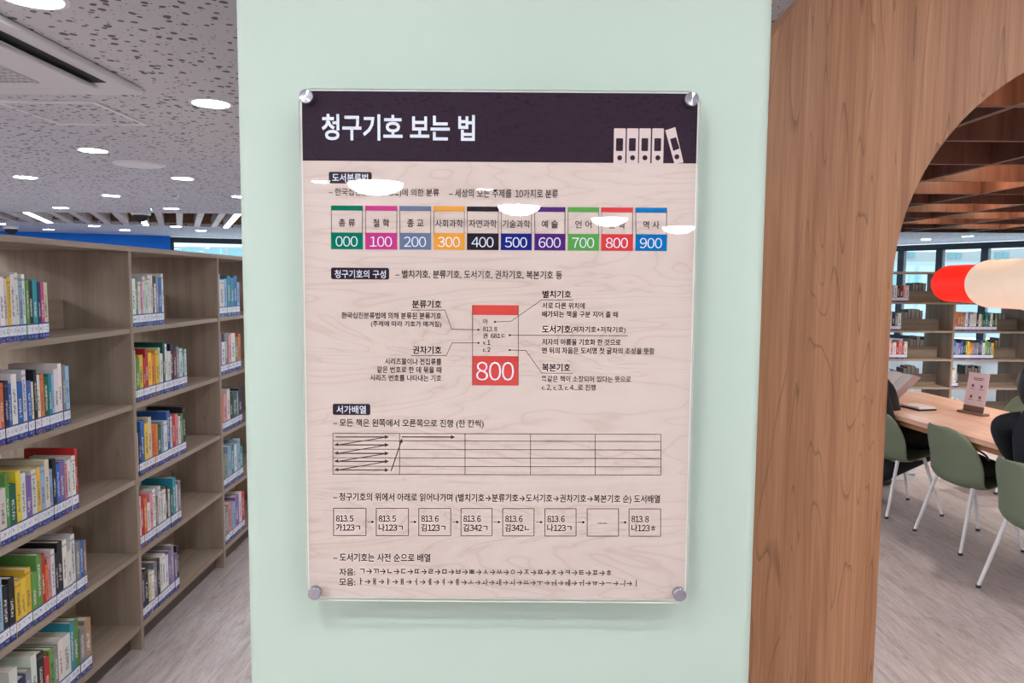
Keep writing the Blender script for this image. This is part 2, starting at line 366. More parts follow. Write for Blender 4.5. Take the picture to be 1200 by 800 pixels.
# ------------------------------------------------------------------ pillar
PX0, PX1, PY, PD = -.4535, .4200, 1.22, .38
def rrect(x0, x1, y0, y1, r, n=6):
    pts = []
    for cx, cy, a in ((x1-r, y0+r, -PI/2), (x1-r, y1-r, 0), (x0+r, y1-r, PI/2), (x0+r, y0+r, PI)):
        pts += [(cx+r*math.cos(a+PI/2*i/n), cy+r*math.sin(a+PI/2*i/n)) for i in range(n+1)]
    return pts
p = MB().prism([(x, y, 0) for x, y in rrect(PX0, PX1, PY, PY+PD, .022)], (0, 0, CZ))
tag(p.build('pillar', M_MINT, smooth=True), 'pale mint-green painted pillar carrying the acrylic-covered information sign', 'pillar')

# ------------------------------------------------------------------ wooden arch
AY, AT = 1.62, .08
AK = AY/1.86
ACX, ACZ, ARI, ARO = 1.5555*AK, 1.68+.0077*AK, .5955*AK, 1.098*AK
ar = MB(); N = 72
def arc(r, y): return [(ACX+r*math.cos(PI-PI*i/N), y, ACZ+r*math.sin(PI-PI*i/N)) for i in range(N+1)]
inner = lambda y: [(ACX-ARI, y, 0)]+arc(ARI, y)+[(ACX+ARI, y, 0)]
outer = lambda y: [(ACX-ARO, y, 0)]+arc(ARO, y)+[(ACX+ARO, y, 0)]
i0, o0, i1, o1 = inner(AY), outer(AY), inner(AY+AT), outer(AY+AT); k = len(i0)
ar.add(i0+o0, [(j, j+1, k+j+1, k+j) for j in range(k-1)], 0); ar.add(i1+o1, [(j, j+1, k+j+1, k+j) for j in range(k-1)], 0)
ar.add(i0+i1, [(j, j+1, k+j+1, k+j) for j in range(k-1)], 1); ar.add(o0+o1, [(j, j+1, k+j+1, k+j) for j in range(k-1)], 1)
for s_ in (0, k-1): ar.add([i0[s_], o0[s_], o1[s_], i1[s_]], [(0, 1, 2, 3)], 1)
ao = ar.build('wooden_arch', [M_ARCH, M_ARCHRIM], smooth=True)
tag(ao, 'brown cherry-veneered round arch standing right behind the mint pillar', 'arch')

os_ = MB(); r0, r1, y0, y1 = ARO-.03, ARO, AY+AT, AY+.33; M2 = 48
ring = [(ACX+r*math.cos(PI-PI*i/M2), y, ACZ+r*math.sin(PI-PI*i/M2)) for i in range(M2+1) for r, y in ((r1, y0), (r1, y1), (r0, y1), (r0, y0))]
os_.add(ring, [(4*i+a, 4*i+(a+1) % 4, 4*i+4+(a+1) % 4, 4*i+4+a) for i in range(M2) for a in range(4)]+[(0, 1, 2, 3), (4*M2+3, 4*M2+2, 4*M2+1, 4*M2)])
os_.build('outer_skin', M_ARCHRIM, ao, smooth=True)

# ------------------------------------------------------------------ sign on the pillar
BY = 1.173                       # front of the printed sheet
def bp(px, py, lift=0): q = onY(px, py, BY); return Vector((q.x, BY-lift, q.z))
SIGN = thing('information_sign', 'large printed Korean library guide sign under clear acrylic on the mint pillar', 'sign', (-.02, BY, 1.15))
TL, TR, BL, BR = bp(351.5, 105.5), bp(817.5, 107.5), bp(360.5, 702.5), bp(806.5, 703.5)
sx0, sx1, sz0, sz1 = (TL.x+BL.x)/2, (TR.x+BR.x)/2, (BL.z+BR.z)/2, (TL.z+TR.z)/2
def rr(x0, x1, z0, z1, r, y, corners='abcd', n=8):
    pts = []
    for c, cx, cz, a in (('a', x1-r, z0+r, -PI/2), ('b', x1-r, z1-r, 0), ('c', x0+r, z1-r, PI/2), ('d', x0+r, z0+r, PI)):
        if c in corners: pts += [(cx+r*math.cos(a+PI/2*i/n), y, cz+r*math.sin(a+PI/2*i/n)) for i in range(n+1)]
        else: pts.append((x1 if c in 'ab' else x0, y, z0 if c in 'ad' else z1))
    return pts
MB().prism(rr(sx0+.003, sx1-.003, sz0+.004, sz1-.002, .018, BY), (0, .003, 0)).build('printed_sheet', M_PRINT, SIGN)
MB().prism(rr(sx0, sx1, sz0, sz1, .02, BY-.0075), (0, .005, 0), 0, 1).build('acrylic_cover', [M_ACRYL, M_ACEDGE], SIGN)
MB().prism(rr(sx0, sx1, sz0, sz1, .02, BY+.0032), (0, .004, 0), 0, 0).build('backing_board', [M_ACEDGE], SIGN)
hz = bp(580, 189.8).z
M_HEAD = plain('print_aubergine', (42, 29, 41), .5, 0, .02, vary=.04); M_INK = plain('print_black', (24, 19, 24), .6, 0, .02, vary=.02)
M_INKW = plain('print_white', (208, 214, 228), .6, 0, .02, vary=.01); M_LINE = plain('print_line', (76, 61, 61), .6, 0, .02, vary=.02)
MB().prism(rr(sx0+.003, sx1-.003, hz, sz1-.002, .018, BY-.0003, 'bc'), (0, .0003, 0)).build('header_band', M_HEAD, SIGN)
for px, py in ((362, 116), (808, 119), (371.5, 690.5), (794, 692)):
    c = bp(px, py, .0075); s_ = MB()
    s_.lathe([(.0, -.0112), (.0096, -.0105), (.0106, -.0095), (.0106, 0)], (c.x, c.y, c.z), 'Y', 32)
    so = s_.build('standoff', M_STEEL, SIGN, smooth=True); s_ = MB(); s_.tube((c.x, c.y, c.z), (c.x, PY, c.z), .006, n=20); s_.build('bolt', M_STEEL, so)

# turned steel caps: radial brushing
def m_turned():
    t = NT('turned_steel'); tc = t.n.new('ShaderNodeTexCoord'); sp = t.n.new('ShaderNodeSeparateXYZ'); t.link(tc.outputs['Object'], sp.inputs[0])
    an = t.n.new('ShaderNodeTangent'); an.direction_type = 'RADIAL'; an.axis = 'Y'
    t.base(srgb(170, 170, 180)); t.b.inputs['Anisotropic'].default_value = .97; t.b.inputs['Anisotropic Rotation'].default_value = .25; t.link(an.outputs[0], t.b.inputs['Tangent'])
    return t.set(.22, 1.0)
MT = m_turned()

def text_mesh(txt, bold=0.0):
    wide = ''.join(chr(ord(c)-48+0xFF10) if c.isdigit() else c for c in txt)
    cu = bpy.data.curves.new('t', 'FONT'); cu.body = wide; cu.size = 1; cu.offset = bold; cu.resolution_u = 3
    for i_, c in enumerate(txt):
        nd = i_+1 < len(txt) and txt[i_+1].isdigit()
        cu.body_format[i_].kerning = (KERN if c.isdigit() else 0)*.5+(KERN if nd else 0)*.5
    o = bpy.data.objects.new('t', cu); COL.objects.link(o)
    dg = bpy.context.evaluated_depsgraph_get(); me = bpy.data.meshes.new_from_object(o.evaluated_get(dg))
    COL.objects.unlink(o); bpy.data.objects.remove(o); bpy.data.curves.remove(cu); return me
KERN = -17.5      # numerals: full-width advance brought down to about half an em
def lettering(name, txt, box, mat, parent, bold=.008, lift=.0009):
    """writing fitted to its inked box on the sheet (box in photo pixels)"""
    x0, y0, x1, y1 = box; me = text_mesh(txt, bold)
    xs = [v.co.x for v in me.vertices]; ys = [v.co.y for v in me.vertices]
    mx0, mx1, my0, my1 = min(xs), max(xs), min(ys), max(ys)
    c = bp((x0+x1)/2, (y0+y1)/2); w = bp(x1, (y0+y1)/2).x-bp(x0, (y0+y1)/2).x; h = bp((x0+x1)/2, y0).z-bp((x0+x1)/2, y1).z
    kx, ky = w/(mx1-mx0), h/max(my1-my0, 1e-4)
    L = Vector((0, 0, 0)); p_ = parent
    while p_ is not None: L += p_.location; p_ = p_.parent
    for v in me.vertices:
        v.co = Vector((c.x+(v.co.x-(mx0+mx1)/2)*kx, BY-lift, c.z+(v.co.y-(my0+my1)/2)*ky))-L
    me.name = name; me.materials.clear(); me.materials.append(mat)
    o = bpy.data.objects.new(name, me); COL.objects.link(o); o.parent = parent; return o
def rect(name, x0, y0, x1, y1, mat, parent, lift=.0004, r=0):
    a, b = bp(x0, (y0+y1)/2), bp(x1, (y0+y1)/2); zt, zb = bp((x0+x1)/2, y0).z, bp((x0+x1)/2, y1).z; m = MB()
    if r: m.prism(rr(a.x, b.x, zb, zt, r, BY-lift, n=4), (0, .0002, 0))
    else: m.box(a.x, b.x, BY-lift, BY-lift+.0002, zb, zt)
    return m.build(name, mat, parent)
def stroke(m, a, b, w=.00045, lift=.0009):
    a, b = Vector(a), Vector(b); d = (b-a).normalized(); n = Vector((-d.z, 0, d.x))*w
    m.quad(a+n, b+n, b-n, a-n)
def path(m, pts, w=.0004, lift=.0009):
    q = [bp(x, y, lift) for x, y in pts]
    for a, b in zip(q, q[1:]): stroke(m, a, b, w)
def dot(m, x, y, r=.0017, lift=.0009):
    c = bp(x, y, lift); m.add([c+Vector((r*math.cos(i*PI/6), 0, r*math.sin(i*PI/6))) for i in range(12)], [tuple(range(12))])
def head(m, x, y, dx, dy, s=4.5, w=2.4, lift=.0009):
    l = math.hypot(dx, dy); dx, dy = dx/l, dy/l
    m.add([bp(x, y, lift), bp(x-dx*s-dy*w, y-dy*s+dx*w, lift), bp(x-dx*s+dy*w, y-dy*s-dx*w, lift)], [(0, 1, 2)])

lettering('title_lettering', '청구기호 보는 법', (377, 134.2, 556.5, 165), M_INKW, SIGN, .022)
M_ICON = plain('print_icon', (198, 180, 178), .6, 0, .02, vary=.02)
for x0, x1 in ((719.2, 732.9), (734.4, 747.8), (749, 762.3), (764, 777.5)):
    b = rect('binder_icon', x0, 150.5, x1, 191.3, M_ICON, SIGN, .0007, .0012)
    rect('icon_window', x0+2.6, 162, x1-2.9, 177, M_HEAD, b, .0010, .0012); m = MB(); dot(m, (x0+x1)/2, 185, .0040, .0012); m.build('icon_ring', M_HEAD, b)
m = MB(); m.prism([bp(x, y, .0007) for x, y in ((779.5, 152.8), (791.2, 149), (800.8, 190.4), (790.3, 191.8))], (0, .0002, 0)); b = m.build('binder_icon', M_ICON, SIGN)
m = MB(); m.prism([bp(x, y, .0010) for x, y in ((785, 163), (792, 160.8), (796.3, 174), (788.8, 177))], (0, .0002, 0)); m.build('icon_window', M_HEAD, b); m = MB(); dot(m, 793, 183.8, .0040, .0012); m.build('icon_ring', M_HEAD, b)

def heading(txt, box, ink):
    b = rect('heading_box', *box, M_HEAD, SIGN, .0004, .003); lettering('heading_lettering', txt, ink, M_INKW, b, .008)
heading('도서분류법', (385.4, 201.4, 435.7, 215), (389.5, 203.4, 431.3, 213))
heading('청구기호의 구성', (388, 313.6, 456, 327.2), (392.3, 316.2, 452.3, 325.8))
heading('서가배열', (390, 473, 433.9, 486), (394.5, 475, 429, 484.4))
BODY = [('– 한국십진분류법(KDC)에 의한 분류', (385.4, 220.8, 514.6, 231)), ('– 세상의 모든 주제를 10가지로 분류', (526.2, 221.5, 654, 231.8)),
        ('– 별치기호, 분류기호, 도서기호, 권차기호, 복본기호 등', (463.5, 316.6, 658.7, 327)),
        ('– 모든 책은 왼쪽에서 오른쪽으로 진행 (한 칸씩)', (390.6, 490.9, 566.8, 501.5)),
        ('– 청구기호의 위에서 아래로 읽어나가며 (별치기호→분류기호→도서기호→권차기호→복본기호 순) 도서배열', (390.6, 578.2, 773.4, 589.2)),
        ('– 도서기호는 사전 순으로 배열', (390.6, 648, 504.4, 657.7)),
        ('자음:', (397.8, 665.5, 416.5, 674)), ('모음:', (397.8, 677, 416.5, 685.8)),
        ('→'.join('ㄱㄲㄴㄷㄸㄹㅁㅂㅃㅅㅆㅇㅈㅉㅊㅋㅌㅍㅎ'), (422.2, 666.3, 716, 673.3)),
        ('→'.join('ㅏㅐㅑㅒㅓㅔㅕㅖㅗㅘㅙㅚㅛㅜㅝㅞㅟㅠㅡㅢㅣ'), (422.2, 677.8, 746, 685.8))]
for txt, bx in BODY: lettering('text_line', txt, bx, M_INK, SIGN, .008)
NAMES = ['총 류', '철 학', '종 교', '사회과학', '자연과학', '기술과학', '예 술', '언 어', '문 학', '역 사']
TX = [(388, 425.3), (428, 465.6), (468.2, 505.3), (508, 544.6), (547.2, 584.4), (586.9, 623.2), (626.2, 662.6), (665.2, 702), (704.4, 741.8), (744.5, 781.6)]
TC = [(0, 104, 82), (174, 52, 120), (92, 105, 130), (206, 142, 55), (34, 28, 36), (24, 33, 110), (70, 31, 103), (79, 142, 68), (190, 55, 58), (0, 98, 160)]
M_CELL = plain('print_cell', (228, 212, 206), .6, 0, .02, vary=.02)
for i, ((x0, x1), c) in enumerate(zip(TX, TC)):
    dy = i*.28; mc = plain('print_tile_%d' % i, c, .6, 0, .02, vary=.02)
    t_ = rect('category_tile', x0, 240.8+dy, x1, 246.6+dy, mc, SIGN, .0005)
    rect('number_block', x0, 272.4+dy*.8, x1, 292+dy*.8, mc, t_, .0005)
    m = MB(); path(m, [(x0+.4, 246+dy), (x0+.6, 273+dy)], .0004); path(m, [(x1-.4, 246+dy), (x1-.6, 273+dy)], .0004); m.build('tile_border', M_INK, t_)
    cx = (x0+x1)/2; hw = 9.6 if ' ' in NAMES[i] else 16.3
    lettering('tile_lettering', NAMES[i], (cx-hw, 256.3+dy, cx+hw, 265.6+dy), M_INK, t_, .007)
    lettering('tile_number', '%d00' % i, (cx-13.2, 276.8+dy*.8, cx+12.6, 288.8+dy*.8), M_INKW, t_, -.004)
# call number card
M_CRED = plain('print_card_red', (190, 68, 62), .6, 0, .02, vary=.02)
card = rect('number_card', 553.3, 357.4, 607.6, 369, M_CRED, SIGN, .0005); rect('card_block', 553.3, 417, 607.6, 451.4, M_CRED, card, .0005)
m = MB(); path(m, [(553.7, 357.5), (553.9, 451)], .0004); path(m, [(607.4, 357.5), (607.3, 451)], .0004); m.build('card_border', M_LINE, card)
lettering('card_number', '800', (558.1, 423.8, 602.3, 445.6), M_INKW, card, -.006)
for txt, bx in (('아', (566, 373.3, 571.6, 379.7)), ('813.8', (566, 382.6, 582.6, 388.2)), ('권 681ㄷ', (566, 390, 591.7, 396.3)), ('v.1', (566, 398.2, 574.5, 404)), ('c.2', (566, 406.5, 574.7, 412.2))):
    lettering('card_line', txt, bx, M_INK, card, .008)
NOTES = [('분류기호', (483, 351.5, 517.3, 361), 1), ('한국십진분류법에 의해 분류된 분류기호', (400.4, 365.8, 517.3, 373.5), 0), ('(주제에 따라 기호가 매겨짐)', (434.8, 376, 517.3, 383.7), 0),
         ('권차기호', (483.7, 405.2, 517.3, 414.6), 1), ('시리즈물이나 전집류를', (451.2, 419.6, 517.3, 427.2), 0), ('같은 번호로 한 데 묶을 때', (441.9, 429.2, 517.3, 436.8), 0), ('시리즈 번호를 나타내는 기호', (433.8, 438.8, 517.3, 446.4), 0),
         ('별치기호', (635.7, 340.2, 669.3, 349.2), 1), ('서로 다른 위치에', (635.3, 354.4, 685.2, 361.8), 0), ('배가되는 책을 구분 지어 줄 때', (635.3, 364.4, 724.1, 371.8), 0),
         ('도서기호', (635.3, 381, 668.9, 390.4), 1), ('(저자기호+저작기호)', (669.2, 382.4, 733, 390.6), 0), ('저자의 이름을 기호화 한 것으로', (635.3, 397, 727.3, 404.4), 0), ('맨 뒤의 자음은 도서명 첫 글자의 초성을 뜻함', (635.3, 407, 767, 414.6), 0),
         ('복본기호', (635.3, 425.7, 668.2, 435.1), 1), ('똑같은 책이 소장되어 있다는 뜻으로', (634.8, 440.2, 739.4, 447.6), 0), ('c.2, c.3, c.4...로 진행', (634.8, 450, 698, 457.6), 0)]
for txt, bx, bold in NOTES: lettering('note_lettering' if not bold else 'note_heading', txt, bx, M_INK, SIGN, .013 if bold else .008)
for pts, dt in (([(482, 363.1), (521.4, 363.1), (529.4, 385.6), (560.7, 386.2)], (560.7, 386.2)), ([(482, 416.5), (523, 416.5), (529.9, 401.6), (560.7, 401.6)], (560.7, 401.6)),
                ([(671.4, 351.3), (634.8, 351.2), (599, 376.2), (580, 377)], (580, 377)), ([(735.8, 393.2), (597.4, 392.5)], (597.4, 392.5)), ([(671.4, 437.2), (634.8, 437), (616.1, 410.4), (597.4, 410)], (597.4, 410))):
    m = MB(); path(m, pts, .0004); dot(m, *dt); m.build('leader_line', M_LINE, SIGN)
# shelf diagram
m = MB()
for y in (507.5, 516, 526, 536, 545.8, 555.3): path(m, [(390.3, y), (774.4, y+1)], .00045)
for x in (390.3, 468.3, 545, 621.6, 697.4, 774.4): path(m, [(x, 507.5+(x-390)*.0026), (x, 555.3+(x-390)*.0026)], .00045)
m.build('shelf_diagram', M_LINE, SIGN)
ay = [511.7, 521, 530.9, 540.3, 550.4]; M_ARW = plain('print_arrow', (92, 76, 76), .6, 0, .02)
for i, y in enumerate(ay):
    m = MB(); path(m, [(393.2, y), (453, y)], .0009); head(m, 456, y, 1, 0, 5, 2.4); m.build('diagram_arrow', M_ARW, SIGN)
    if i < 4: m = MB(); path(m, [(454, y), (396, ay[i+1])], .0007); head(m, 391.6, ay[i+1], -1, .12, 5, 2.2); m.build('diagram_arrow', M_ARW, SIGN)
m = MB(); path(m, [(458.3, 551.7), (470.4, 516.5)], .0008); head(m, 471.3, 513.4, 12, -38, 5, 2.3); m.build('diagram_arrow', M_ARW, SIGN)
m = MB(); path(m, [(471, 511.6), (530, 511.8)], .0009); head(m, 533.5, 511.8, 1, 0, 5, 2.4); m.build('diagram_arrow', M_ARW, SIGN)
# call number sequence
SEQ = [('813.5', '가123ㄱ'), ('813.5', '나123ㄱ'), ('813.6', '김123ㄱ'), ('813.6', '김342ㄱ'), ('813.6', '김342ㄴ'), ('813.6', '나123ㄱ'), None, ('813.8', '나123ㅎ')]
BX = [(391, 429), (441, 478.7), (490.8, 528.2), (540.2, 576.6), (589.1, 625.8), (638.5, 675), (688, 724.7), (737, 774.1)]
for i, ((x0, x1), tx) in enumerate(zip(BX, SEQ)):
    m = MB(); d = i*.1; path(m, [(x0, 595.2+d), (x1, 595.2+d), (x1, 627.2+d), (x0, 627.2+d), (x0, 595.2+d)], .0005); b = m.build('sequence_box', M_LINE, SIGN)
    if tx: lettering('box_lettering', tx[0], (x0+3.0, 603.4+d, x0+23.2, 610.8+d), M_INK, b, .011); lettering('box_lettering', tx[1], (x0+2.8, 613.3+d, x0+31, 622+d), M_INK, b, .011)
    else: lettering('box_lettering', '......', (x0+13, 612, x0+23, 613.4), M_INK, b, .0)
    if i < 7:
        xa, xb = x1+2, BX[i+1][0]-2.4; m = MB(); path(m, [(xa, 611+d), (xb-1, 611+d)], .0004); head(m, xb, 611+d, 1, 0, 3, 1.7); m.build('sequence_arrow', M_INK, SIGN)

# ------------------------------------------------------------------ bookcases
def bookcase(name, label, x0, x1, ys, toe=.11, tier=.339, nt=5, end=True):
    """double-faced bookcase; front plane x = x1, uprights at every y in ys, top at toe + nt*tier"""
    T = .022; top = toe+nt*tier+T
    root = thing(name, label, 'bookcase', ((x0+x1)/2, ys[0], 0), 0, None)
    for y in ys:
        MB().box(x0, x1, y-.0115, y+.0115, 0, top-T-.0005).build('upright', M_SHELF, root)
    MB().box(x0-.005, x1+.005, ys[0]-.02, ys[-1]+.02, top-T, top).build('top_board', M_SHELFH, root)
    for a, b in zip(ys, ys[1:]):
        for k in range(nt):
            z = toe+k*tier; MB().box(x0+.004, x1-.004, a+.012, b-.012, z-T, z).build('shelf_board', M_SHELFH, root)
            MB().box((x0+x1)/2-.009, (x0+x1)/2+.009, a+.013, b-.013, z+.0005, z+.125).build('book_stop', M_SHELFH, root)
        MB().box(x0+.05, x1-.05, a+.012, b-.012, 0, toe-T-.0005).build('plinth', M_PLINTH, root)
    return root, top
LX1, LX0 = -1.672, -2.272
U = 3.222; MOD = .960
lys = [U-2*MOD, U-MOD, U, U+MOD, U+2*MOD, U+3*MOD, U+4*MOD]
bookcase('bookcase', 'long beige double-faced bookcase with white-stickered books left of the pillar', LX0, LX1, lys, .115, .337)
PAL = dict(W=(226, 224, 222), C=(222, 210, 186), K=(34, 32, 36), N=(36, 44, 84), B=(50, 100, 178), L=(150, 182, 216), R=(190, 44, 44), O=(226, 122, 60), Y=(232, 196, 60), G=(96, 150, 72), D=(30, 96, 74),
           T=(44, 142, 158), P=(222, 150, 160), V=(132, 104, 170), S=(138, 142, 148), M=(110, 44, 52), H=(196, 212, 204), E=(160, 128, 104), Q=(206, 80, 140))
CN = dict(W='white', C='cream', K='black', N='navy', B='blue', L='light blue', R='red', O='orange', Y='yellow', G='green', D='dark green', T='teal', P='pink', V='violet', S='grey', M='maroon', H='pale green', E='brown', Q='magenta')
def book(label, group, col, w, h, d, sticker=True, sh=.057, lean=0):
    """spine faces local +x, thickness along y, standing on z = 0; local origin bottom front left"""
    m = MB(); b = .0022
    m.box(-b, 0, 0, w, 0, h, 1); m.box(-d, -b, 0, b, 0, h, 0); m.box(-d, -b, w-b, w, 0, h, 0)
    o = m.build('book', [M_BOOK, M_SPINE], None, local=True)
    c = srgb(*PAL[col]); k = random.uniform(.85, 1.1); j = [random.uniform(.93, 1.07) for _ in range(3)]
    o.color = tuple(min(1, c[i]*k*j[i]) for i in range(3))+(1,)
    tag(o, label, 'book', group)
    MB().box(-d+.003, -b-.0002, b+.0002, w-b-.0002, .003, h-.003).build('pages', M_PAGES, o, local=True)
    if sticker: MB().box(.0001, .0007, .0003, w-.0003, .002, .002+sh).build('spine_sticker', M_STICK, o, local=True)
    return o
TN = ['top', 'second', 'third', 'fourth', 'bottom']
def article(c): return CN[c]
def fill_left(bay, tier, codes, y0, y1, bayname, hr=(.19, .25)):
    z = .115+(4-tier)*.337; n = len(codes); ws = [random.uniform(.7, 1.35) for _ in codes]; s_ = (y1-y0)/sum(ws); y = y0
    for i, c in enumerate(codes):
        w = ws[i]*s_-.0006; h = min(random.uniform(*hr), .30); d = random.uniform(.14, .20)
        lb = '%s book, %s from the left, on the %s shelf of the %s bay' % (CN[c], ORD[i], TN[tier], bayname)
        o = book(lb, 'books on the left bookcase', c, w, h, d); o.location = (LX1-.012-random.uniform(0, .004), y, z+.0004); y += w+.0006
ya = 2.335
yend = dict(A=[2.668, 2.77, 2.803, 2.836, 2.847], B=[3.55, 3.78, 3.745, 3.668, 3.63])
rowsA = ['KWVRWECRWCYWWLWGKTNQC', 'SWRGOYPONBWBWBCKWODTLWWSL', 'WYGDOWGDYWVWYLCLKBVPWWR', 'WSNGLKKYYYGGROPWKKWWWSBE', 'WKWSDWNSWKRGSWWTGSE']
hA = [(.20, .235), (.19, .24), (.19, .245), (.19, .25), (.19, .25)]
for t_, r_ in enumerate(rowsA): fill_left(0, t_, r_[4:], ya, yend['A'][t_], 'nearest left', hA[t_])
rowsB = ['DWGWPWHWWKWSBW', 'WGYRRYOYHWDWWNMSHTH', 'WNBYCOODLWBWRPWGK', 'CWROWPWEWWWKWDTWS', 'KNKCWSKWWWVSVK']
for t_, r_ in enumerate(rowsB): fill_left(1, t_, r_, U+.0125, yend['B'][t_], 'middle left')
rowsC = ['WWLTTBLTBNLD', 'VWSPWEOEKWPM', 'OPWKDSNCBWEK', 'GSLTWLTWSDBC', 'WSPLVWRPDWLC']
for t_, r_ in enumerate(rowsC): fill_left(2, t_, r_[:7], U+MOD+.0125, U+MOD+.36, 'farthest left')
# books of the other face of the bookcase, their fore-edges towards us
def rear_left(tier, ycs, n, bayname, h0):
    z = .115+(4-tier)*.337; y = ycs
    for i in range(n):
        w = random.uniform(.022, .04); h = random.uniform(h0, h0+.03); c = random.choice('KSEHWNDS')
        o = book('%s rear row book, pages outward, %s from the left, %s shelf, %s bay' % (CN[c], ORD[i], TN[tier], bayname), 'rear row books on the left bookcase', c, w, h, .19, False)
        o.location = (-2.262, y+w, z+.0004); o.rotation_euler = (0, 0, PI); y += w+.001
for t_, n_, y_ in ((1, 4, 2.52), (2, 4, 2.60), (3, 4, 2.62), (4, 3, 2.68)): rear_left(t_, y_, n_, 'nearest left', .25)
for t_, n_, y_ in ((0, 2, 3.45), (1, 3, 3.58), (2, 3, 3.52), (3, 2, 3.46), (4, 2, 3.46)): rear_left(t_, y_, n_, 'middle left', .25)

# far bookcase seen through the arch (front plane faces the camera): build along X
FY0 = 8.72; FT = .339; FTOE = .115
def far_case(name, label, xs):
    T = .022; top = FTOE+5*FT+T; y0, y1 = FY0, FY0+.6
    root = thing(name, label, 'bookcase', (xs[0], y0, 0))
    for x in xs: MB().box(x-.0115, x+.0115, y0, y1, 0, top-T-.0005).build('upright', M_SHELF, root)
    MB().box(xs[0]-.02, xs[-1]+.02, y0-.005, y1+.005, top-T, top).build('top_board', M_SHELFX, root)
    for a, b in zip(xs, xs[1:]):
        for k in range(5):
            z = FTOE+k*FT; MB().box(a+.012, b-.012, y0+.004, y1-.004, z-T, z).build('shelf_board', M_SHELFX, root)
            MB().box(a+.013, b-.013, (y0+y1)/2-.009, (y0+y1)/2+.009, z+.0005, z+.13).build('book_stop', M_SHELFX, root)
        MB().box(a+.012, b-.012, y0+.05, y1-.05, 0, FTOE-T-.0005).build('plinth', M_PLINTH, root)
    return root
fu = onY(1117, 400, FY0).x
far_case('bookcase', 'beige double-faced bookcase in front of the windows beyond the reading table', [fu-2*MOD, fu-MOD, fu, fu+MOD, fu+2*MOD])
def fill_far(tier, codes, px0, px1, bayname, hr=(.19, .23)):
    z = FTOE+(4-tier)*FT; x0, x1 = onY(px0, 400, FY0).x, onY(px1, 400, FY0).x
    ws = [random.uniform(.75, 1.3) for _ in codes]; s_ = (x1-x0)/sum(ws); x = x0
    for i, c in enumerate(codes):
        w = ws[i]*s_-.0008; o = book('%s book, %s from the left, on the %s shelf of the %s bay' % (CN[c], ORD[i], TN[tier], bayname), 'books on the far bookcase', c, w, random.uniform(*hr), .16)
        o.location = (x, FY0+.014, z+.0004); o.rotation_euler = (0, 0, -PI/2); x += w+.0008
fill_far(0, 'LWKMPW', 1043, 1063, 'far left'); fill_far(1, 'WNSW', 1042, 1055.5, 'far left'); fill_far(2, 'WPWRPRW', 1041, 1064.5, 'far left'); fill_far(3, 'LNB', 1041, 1053, 'far left')
fill_far(0, 'BWLTOWRYGW', 1119.5, 1166, 'far right'); fill_far(1, 'OEOSWVWHWKWGKTDWKG', 1119, 1168, 'far right'); fill_far(2, 'BLVBKGYOGVSKBWGGBY', 1119, 1166, 'far right'); fill_far(3, 'WWN', 1119, 1126, 'far right'); fill_far(4, 'WSW', 1119, 1128, 'far right')
def rear_far(tier, px0, n, bayname):
    z = FTOE+(4-tier)*FT; x = onY(px0, 400, FY0+.5).x
    for i in range(n):
        w = random.uniform(.03, .055); h = random.uniform(.18, .25); c = random.choice('EMKKEMN')
        o = book('%s rear row book, pages outward, %s from the left, %s shelf, %s bay' % (CN[c], ORD[i], TN[tier], bayname), 'rear row books on the far bookcase', c, w, h, .17, False)
        o.location = (x+w, FY0+.585, z+.0004); o.rotation_euler = (0, 0, PI/2); x += w+.002
for t_, p_, n_ in ((0, 1062, 4), (1, 1054, 5), (2, 1062, 4), (3, 1056, 4)): rear_far(t_, p_, n_, 'far left')
for t_, p_, n_ in ((1, 1163, 2), (2, 1161, 2), (3, 1128, 5)): rear_far(t_, p_, n_, 'far right')

# ------------------------------------------------------------------ ceiling fixtures
def downlight(x, y, label, z=CZ):
    t_ = thing('downlight', label, 'ceiling light', (x, y, z), 0, 'round recessed downlights')
    MB().lathe([(.118, -.0005), (.118, -.008), (.100, -.010), (.100, -.0005)], (x, y, z), n=32).build('trim_ring', M_WHITE, t_, smooth=True)
    MB().lathe([(0, -.006), (.099, -.006), (.099, -.001)], (x, y, z), n=32).build('diffuser', M_DIFF, t_)
    return t_
G = 1.585
for i in range(6):
    for j in range(-4, 8):
        x, y = -1.75-G*i, 4.34+G*j
        if j == 5 or x < -11: continue
        if j in (6, 7) and i < 3: continue
        if j == 6: y = 13.95+(.0 if i > 4 else .35)
        if j < -2 and i > 2: continue
        if j == 6 and x > -6: continue
        if i == 0 and j == -1: y -= .0
        downlight(x, y, 'round white downlight in the %s row left of the pillar, %s from the front' % (ORD[i], ORD[j+4]))
for j, y in enumerate((2.75, 4.34, 5.92, 7.5)): downlight(-.17, y, 'round white downlight over the aisle behind the pillar, %s from the front' % ORD[j])
for k_, (x, y) in enumerate(((2.99, -.42), (1.9, .2), (-.17, 1.0-.0) if False else (3.0, 1.17), (2.99, -2.0), (4.6, -2.0))):
    downlight(x, y, 'round white downlight over the lobby in front of the sign, %s one' % ORD[k_])
for k_, (px, py) in enumerate(((1085, 280), (1134, 276.5))):
    q = onZ(px, py, CZ); downlight(q.x, q.y, 'round downlight beyond the wooden lattice by the far windows, %s from the left' % ORD[k_])
for k_, (x, y) in enumerate(((4.6, 11.4), (6.4, 11.4), (8.2, 11.4), (5.2, 13.0), (7.0, 13.0), (8.8, 13.0))): downlight(x, y, 'added fill downlight hidden past the far edge of the wooden lattice, %s one' % ORD[k_])  # fill lamps added out of sight, their floor bounce lifts the far ceiling
M_DIFFN = glow('wall_washer_diffuser', LAMPCOL, 54)
for k_, (x, y) in enumerate(((-.50, -.02), (.68, -.02))):
    downlight(x, y, 'round downlight above the floor before the mint pillar, the %s one' % ('left', 'right')[k_]).children[1].data.materials[0] = M_DIFFN
